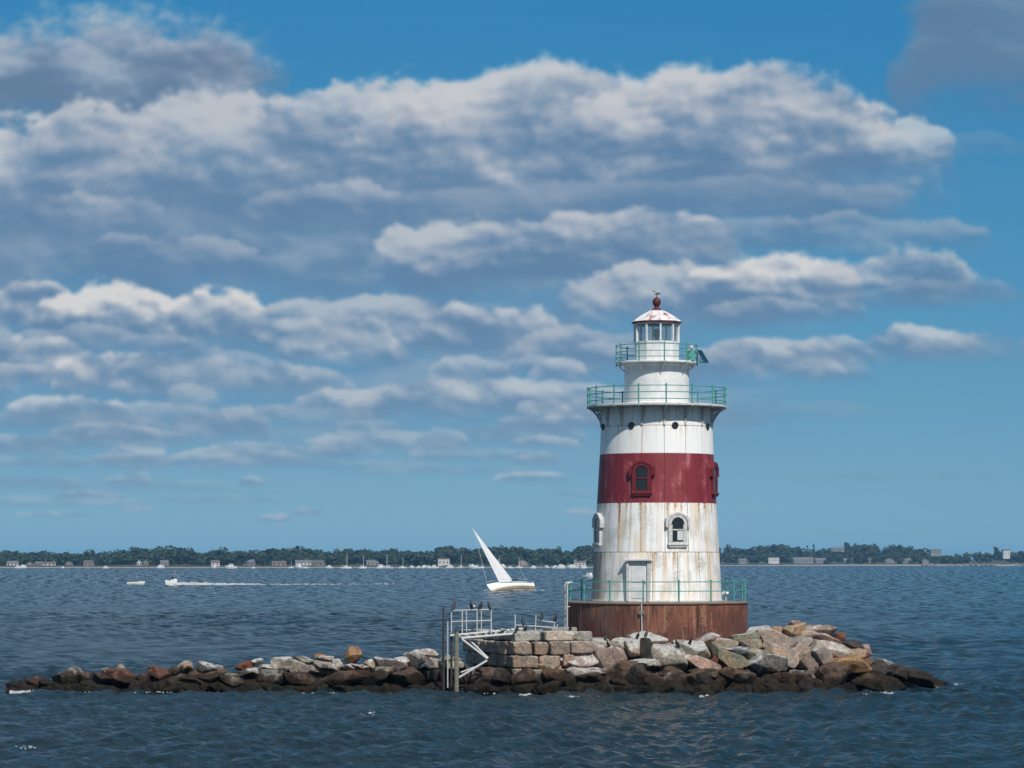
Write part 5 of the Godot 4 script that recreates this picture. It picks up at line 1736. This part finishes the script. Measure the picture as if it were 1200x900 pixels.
	mb.tube([Vector3(0.8, 1.2, 0), Vector3(0.8, 12.4, 0)], 0.16, 5)
	part("mast", mb, white, near)
	mb = MB.new()
	mb.tube([Vector3(0.7, 2.2, 0), Vector3(-3.0, 2.3, 0)], 0.2, 5)
	part("furled_sail", mb, sailm, near)
	for q in [[425, 666, 2400, 0.85, 0.5, "moored sloop just right of the tallest bare mast"], [454.5, 666, 2400, 0.95, 2.8, "moored sloop with a bare mast, rightmost of the three tall masts"], [341, 665.6, 2440, 0.5, 0.2, "short-masted moored sloop left of the three tall masts"], [358, 665.8, 2430, 0.6, 0.1, "short-masted moored sloop among the houses above the wake's end"], [471.5, 665.8, 2420, 0.72, 0.3, "moored sloop right of the three tall masts, left of the motorboat row"], [540, 665.6, 2450, 0.85, 1.0, "moored sloop left of the sailboat's leaning sail"], [584, 665.6, 2450, 0.8, 0.4, "moored sloop just right of the leaning sail"], [608, 665.6, 2450, 0.7, 0.2, "moored sloop above the sailboat's stern"]]:
		copy(near, q[5], at(q[0], q[1], q[2]), Basis(Vector3.UP, q[4]).scaled(Vector3.ONE * q[3]))
	var cruiser: Node3D = null
	var spots := [[21, 1.0], [26.5, 1.3], [73, 0.7], [124, 0.9], [188, 1.3], [250, 1.1], [271, 1.6], [297, 0.6], [349, 1.5], [386, 1.1], [446, 1.4], [482, 1.0], [491, 0.9], [497, 1.2], [501.5, 1.0], [509, 1.2], [527, 1.3], [552, 1.5], [558.5, 1.2], [565, 0.8], [588, 1.5], [598, 0.9], [625, 1.0], [640, 1.0], [651, 1.1], [657.5, 1.5], [667, 1.3], [672, 1.4], [684, 1.2], [690, 1.3]]
	var where := ["first at the left edge", "second from the left edge", "third from the left, tiny", "alone left of the open boat", "just left of the motorboat's mast", "above the brightest stretch of wake", "largest above the wake", "tiny, above the middle of the wake", "between the two short masts", "left of the tallest mast", "tall one beside the rightmost tall mast", "first right of the tall masts", "second right of the tall masts", "third right of the tall masts", "fourth right of the tall masts", "fifth right of the tall masts", "below the tall block house", "large one just left of the leaning sail", "touching the leaning sail's left side", "behind the leaning sail", "large one right of the sail", "second right of the sail", "above the sailboat's bow rail", "first of the row left of the lighthouse", "second of the row left of the lighthouse", "large third of the row left of the lighthouse", "fourth of the row left of the lighthouse", "fifth of the row left of the lighthouse", "nearly at the lighthouse wall", "nearest out, beside the deck railing"]
	for k in spots.size():
		var dd := 2440.0 + 40.0 * sin(k * 1.7)
		var py := 657.0 + EYE * FOCAL / dd
		if k == 29:
			dd = 1090.0
			py = 657.0 + EYE * FOCAL / dd
		var b := Basis(Vector3.UP, sin(k * 2.1) * 0.7 + (PI if k % 3 == 0 else 0.0)).scaled(Vector3.ONE * spots[k][1] * (0.62 if k == 29 else 1.0))
		var label: String = "white moored motorboat, " + where[k]
		if cruiser == null:
			cruiser = thing("moored_motorboat", label, "motorboat", at(spots[k][0], py, dd), "boats moored off the far shore", b)
			part("hull", hull(6.0, 2.3, 1.1, 0.3, 0.3), white, cruiser)
			mb = MB.new()
			mb.block(Vector3(0.1, 1.7, 0), Vector3(2.6, 1.2, 1.6), 0.2)
			part("cabin", mb, white, cruiser)
			mb = MB.new()
			mb.box(Vector3(0.1, 1.9, 0), Vector3(2.2, 0.35, 1.64))
			part("window", mb, M.dark_glass, cruiser)
		else:
			copy(cruiser, label, at(spots[k][0], py, dd), b)

# ------------------------------------------------------------------ foam
func froth(called: String, label: String, category: String, blobs: Array) -> void:
	var mb := MB.new()
	for q in blobs:
		var o: Vector3 = q[0]
		var n := 9
		var pts := []
		for i in n:
			var a := TAU * i / n
			var r := rng.randf_range(0.55, 1.15)
			pts.append(o + Vector3(cos(a) * q[1] * r, 0, sin(a) * q[2] * r))
		var top: Vector3 = o + Vector3.UP * q[3]
		for i in n:
			mb.flat(top, pts[i], pts[(i + 1) % n], Vector3.UP)
	var f := part(called, mb, M.foam, self)
	tag(f, label, category, "", "stuff")

func build_foam() -> void:
	grain(mat("foam", lin(0.70, 0.74, 0.76), 0.9), 951, 0.08, 0.55, 0.8)
	var blobs := []
	# wake of the motorboat
	for k in 420:
		var t := pow(rng.randf(), 1.7)
		var px := 212.0 + t * 250.0
		if px > 300.0 and rng.randf() < 0.45:
			continue
		var d := 757.0 + (px - 212.0) * 0.12 + rng.randf_range(-1, 1) * (2.5 + t * 10.0)
		var w := lerpf(1.1, 0.5, t)
		blobs.append([Vector3((px - 600) / FOCAL * d, rng.randf_range(0.05, 0.22), -d), rng.randf_range(0.3, 1.3) * w, rng.randf_range(0.4, 1.6) * w, lerpf(0.62, 0.10, minf(1.0, t * 2.0)) * rng.randf_range(0.6, 1.2)])
	for k in 60:
		var d := 757.0 + rng.randf_range(-2.5, 2.5)
		var px := 209.0 + pow(rng.randf(), 1.5) * 34.0
		blobs.append([Vector3((px - 600) / FOCAL * d, 0.1, -d), rng.randf_range(0.3, 0.9), rng.randf_range(0.3, 1.0), rng.randf_range(0.2, 1.0)])
	for k in 8:
		var d := 756.0 + rng.randf_range(-1, 1)
		blobs.append([at(rng.randf_range(196, 203), 686.6, d), 0.8, 0.8, 0.3])
	froth("wake", "long white wake trailing behind the speeding motorboat", "wake", blobs)
	blobs = []
	for k in 26:
		var px := rng.randf_range(569, 640)
		var d := 626.0 + rng.randf_range(-1.5, 0.5)
		if px > 582 and rng.randf() < 0.5:
			continue
		blobs.append([Vector3((px - 600) / FOCAL * d, 0.1, -d), rng.randf_range(0.4, 1.1), 0.6, 0.14])
	froth("bow_wave", "thin white foam along the heeled yacht's waterline", "foam", blobs)
	# surf where the swell meets the stones
	var runs := [[12, 50, 814, 30, 0.12], [60, 108, 811, 34, 0.10], [150, 190, 812, 14, 0.05], [238, 262, 811, 8, 0.05], [318, 332, 812, 6, 0.04], [384, 404, 811, 16, 0.07], [465, 488, 812, 12, 0.06], [608, 622, 817, 8, 0.06], [660, 702, 818.5, 34, 0.07], [820, 832, 819, 8, 0.06], [868, 890, 818.5, 16, 0.08], [975, 985, 814, 8, 0.1], [1012, 1056, 815, 22, 0.06], [1080, 1098, 806, 18, 0.14], [1102, 1122, 804, 14, 0.05]]
	blobs = []
	for q in runs:
		for k in q[3] * 3:
			var px := rng.randf_range(q[0], q[1])
			var py: float = q[2] + rng.randf_range(-1.6, 1.4)
			var d := EYE / ((py - HORIZON) / FOCAL)
			blobs.append([Vector3((px - 600) / FOCAL * d, 0.10, -d), rng.randf_range(0.03, 0.11), rng.randf_range(0.04, 0.16), rng.randf_range(0.2, 1.0) * q[4]])
	for k in 520:
		var t := rng.randf()
		var px := lerpf(14, 1104, t)
		var wash := stain.get_noise_2d(px * 0.06, 3.0)
		if wash < 0.02 or absf(px - 528.0) < 14.0:
			continue
		var d := lerpf(140.6, 139.6, smoothstep(0.0, 0.55, t)) if t < 0.62 else lerpf(138.4, 146.4, smoothstep(0.62, 1.0, t))
		d -= rng.randf_range(0.0, 0.9) * (0.4 + wash * 2.0)
		blobs.append([Vector3((px - 600) / FOCAL * d, 0.09, -d), rng.randf_range(0.02, 0.07), rng.randf_range(0.03, 0.10), rng.randf_range(0.02, 0.05)])
	froth("surf", "broken white surf along the foot of the rocks", "foam", blobs)
	blobs = []
	for q in [[28, 881, 9], [432, 840, 6], [620, 718, 3], [250, 697, 3], [1068, 698, 3], [980, 712, 3]]:
		for k in q[2] * 2:
			var px: float = q[0] + rng.randfn() * q[2] * 0.7
			var py: float = q[1] + rng.randfn() * 1.1
			var d := EYE / ((py - HORIZON) / FOCAL)
			blobs.append([Vector3((px - 600) / FOCAL * d, 0.16, -d), rng.randf_range(0.02, 0.07) * d / 140.0, 0.06, 0.025])
	froth("whitecaps", "scattered small whitecaps on the open water", "foam", blobs)

# ------------------------------------------------------------------ the place
func _ready() -> void:
	rng.seed = 20240607
	var cam := Camera3D.new()
	cam.name = "camera"
	add_child(cam)
	cam.position = Vector3(0, EYE, 0)
	cam.projection = Camera3D.PROJECTION_FRUSTUM
	cam.near = 0.5
	cam.far = 20000.0
	cam.size = 900.0 / FOCAL * cam.near
	cam.frustum_offset = Vector2(0, (HORIZON - 450.0) / FOCAL * cam.near)
	cam.current = true
	var env := Environment.new()
	env.tonemap_mode = Environment.TONE_MAPPER_LINEAR
	env.tonemap_exposure = 1.0
	env.background_energy_multiplier = 1.0
	env.sdfgi_enabled = true
	env.ssao_enabled = true
	env.ssil_enabled = true
	env.fog_enabled = true
	env.fog_density = 0.00006
	env.fog_light_color = lin(0.26, 0.60, 0.95)
	build_sky(env)
	var we := WorldEnvironment.new()
	we.name = "world"
	we.environment = env
	add_child(we)
	var sun := DirectionalLight3D.new()
	sun.name = "sun"
	add_child(sun)
	var az := deg_to_rad(24.0)
	var el := deg_to_rad(47.0)
	sun.look_at_from_position(Vector3.ZERO, -Vector3(sin(az) * cos(el), sin(el), cos(az) * cos(el)), Vector3.UP)
	sun.light_energy = 1.4
	sun.light_color = Color(1.0, 0.972, 0.935)
	sun.light_angular_distance = 0.53
	sun.shadow_enabled = true
	print("sky ", Time.get_ticks_msec())
	build_sea()
	print("sea ", Time.get_ticks_msec())
	build_materials()
	build_lighthouse()
	print("lighthouse ", Time.get_ticks_msec())
	build_rocks()
	build_landing()
	build_birds()
	print("rocks ", Time.get_ticks_msec())
	build_shore()
	print("shore ", Time.get_ticks_msec())
	build_boats()
	build_foam()
	print("boats ", Time.get_ticks_msec())
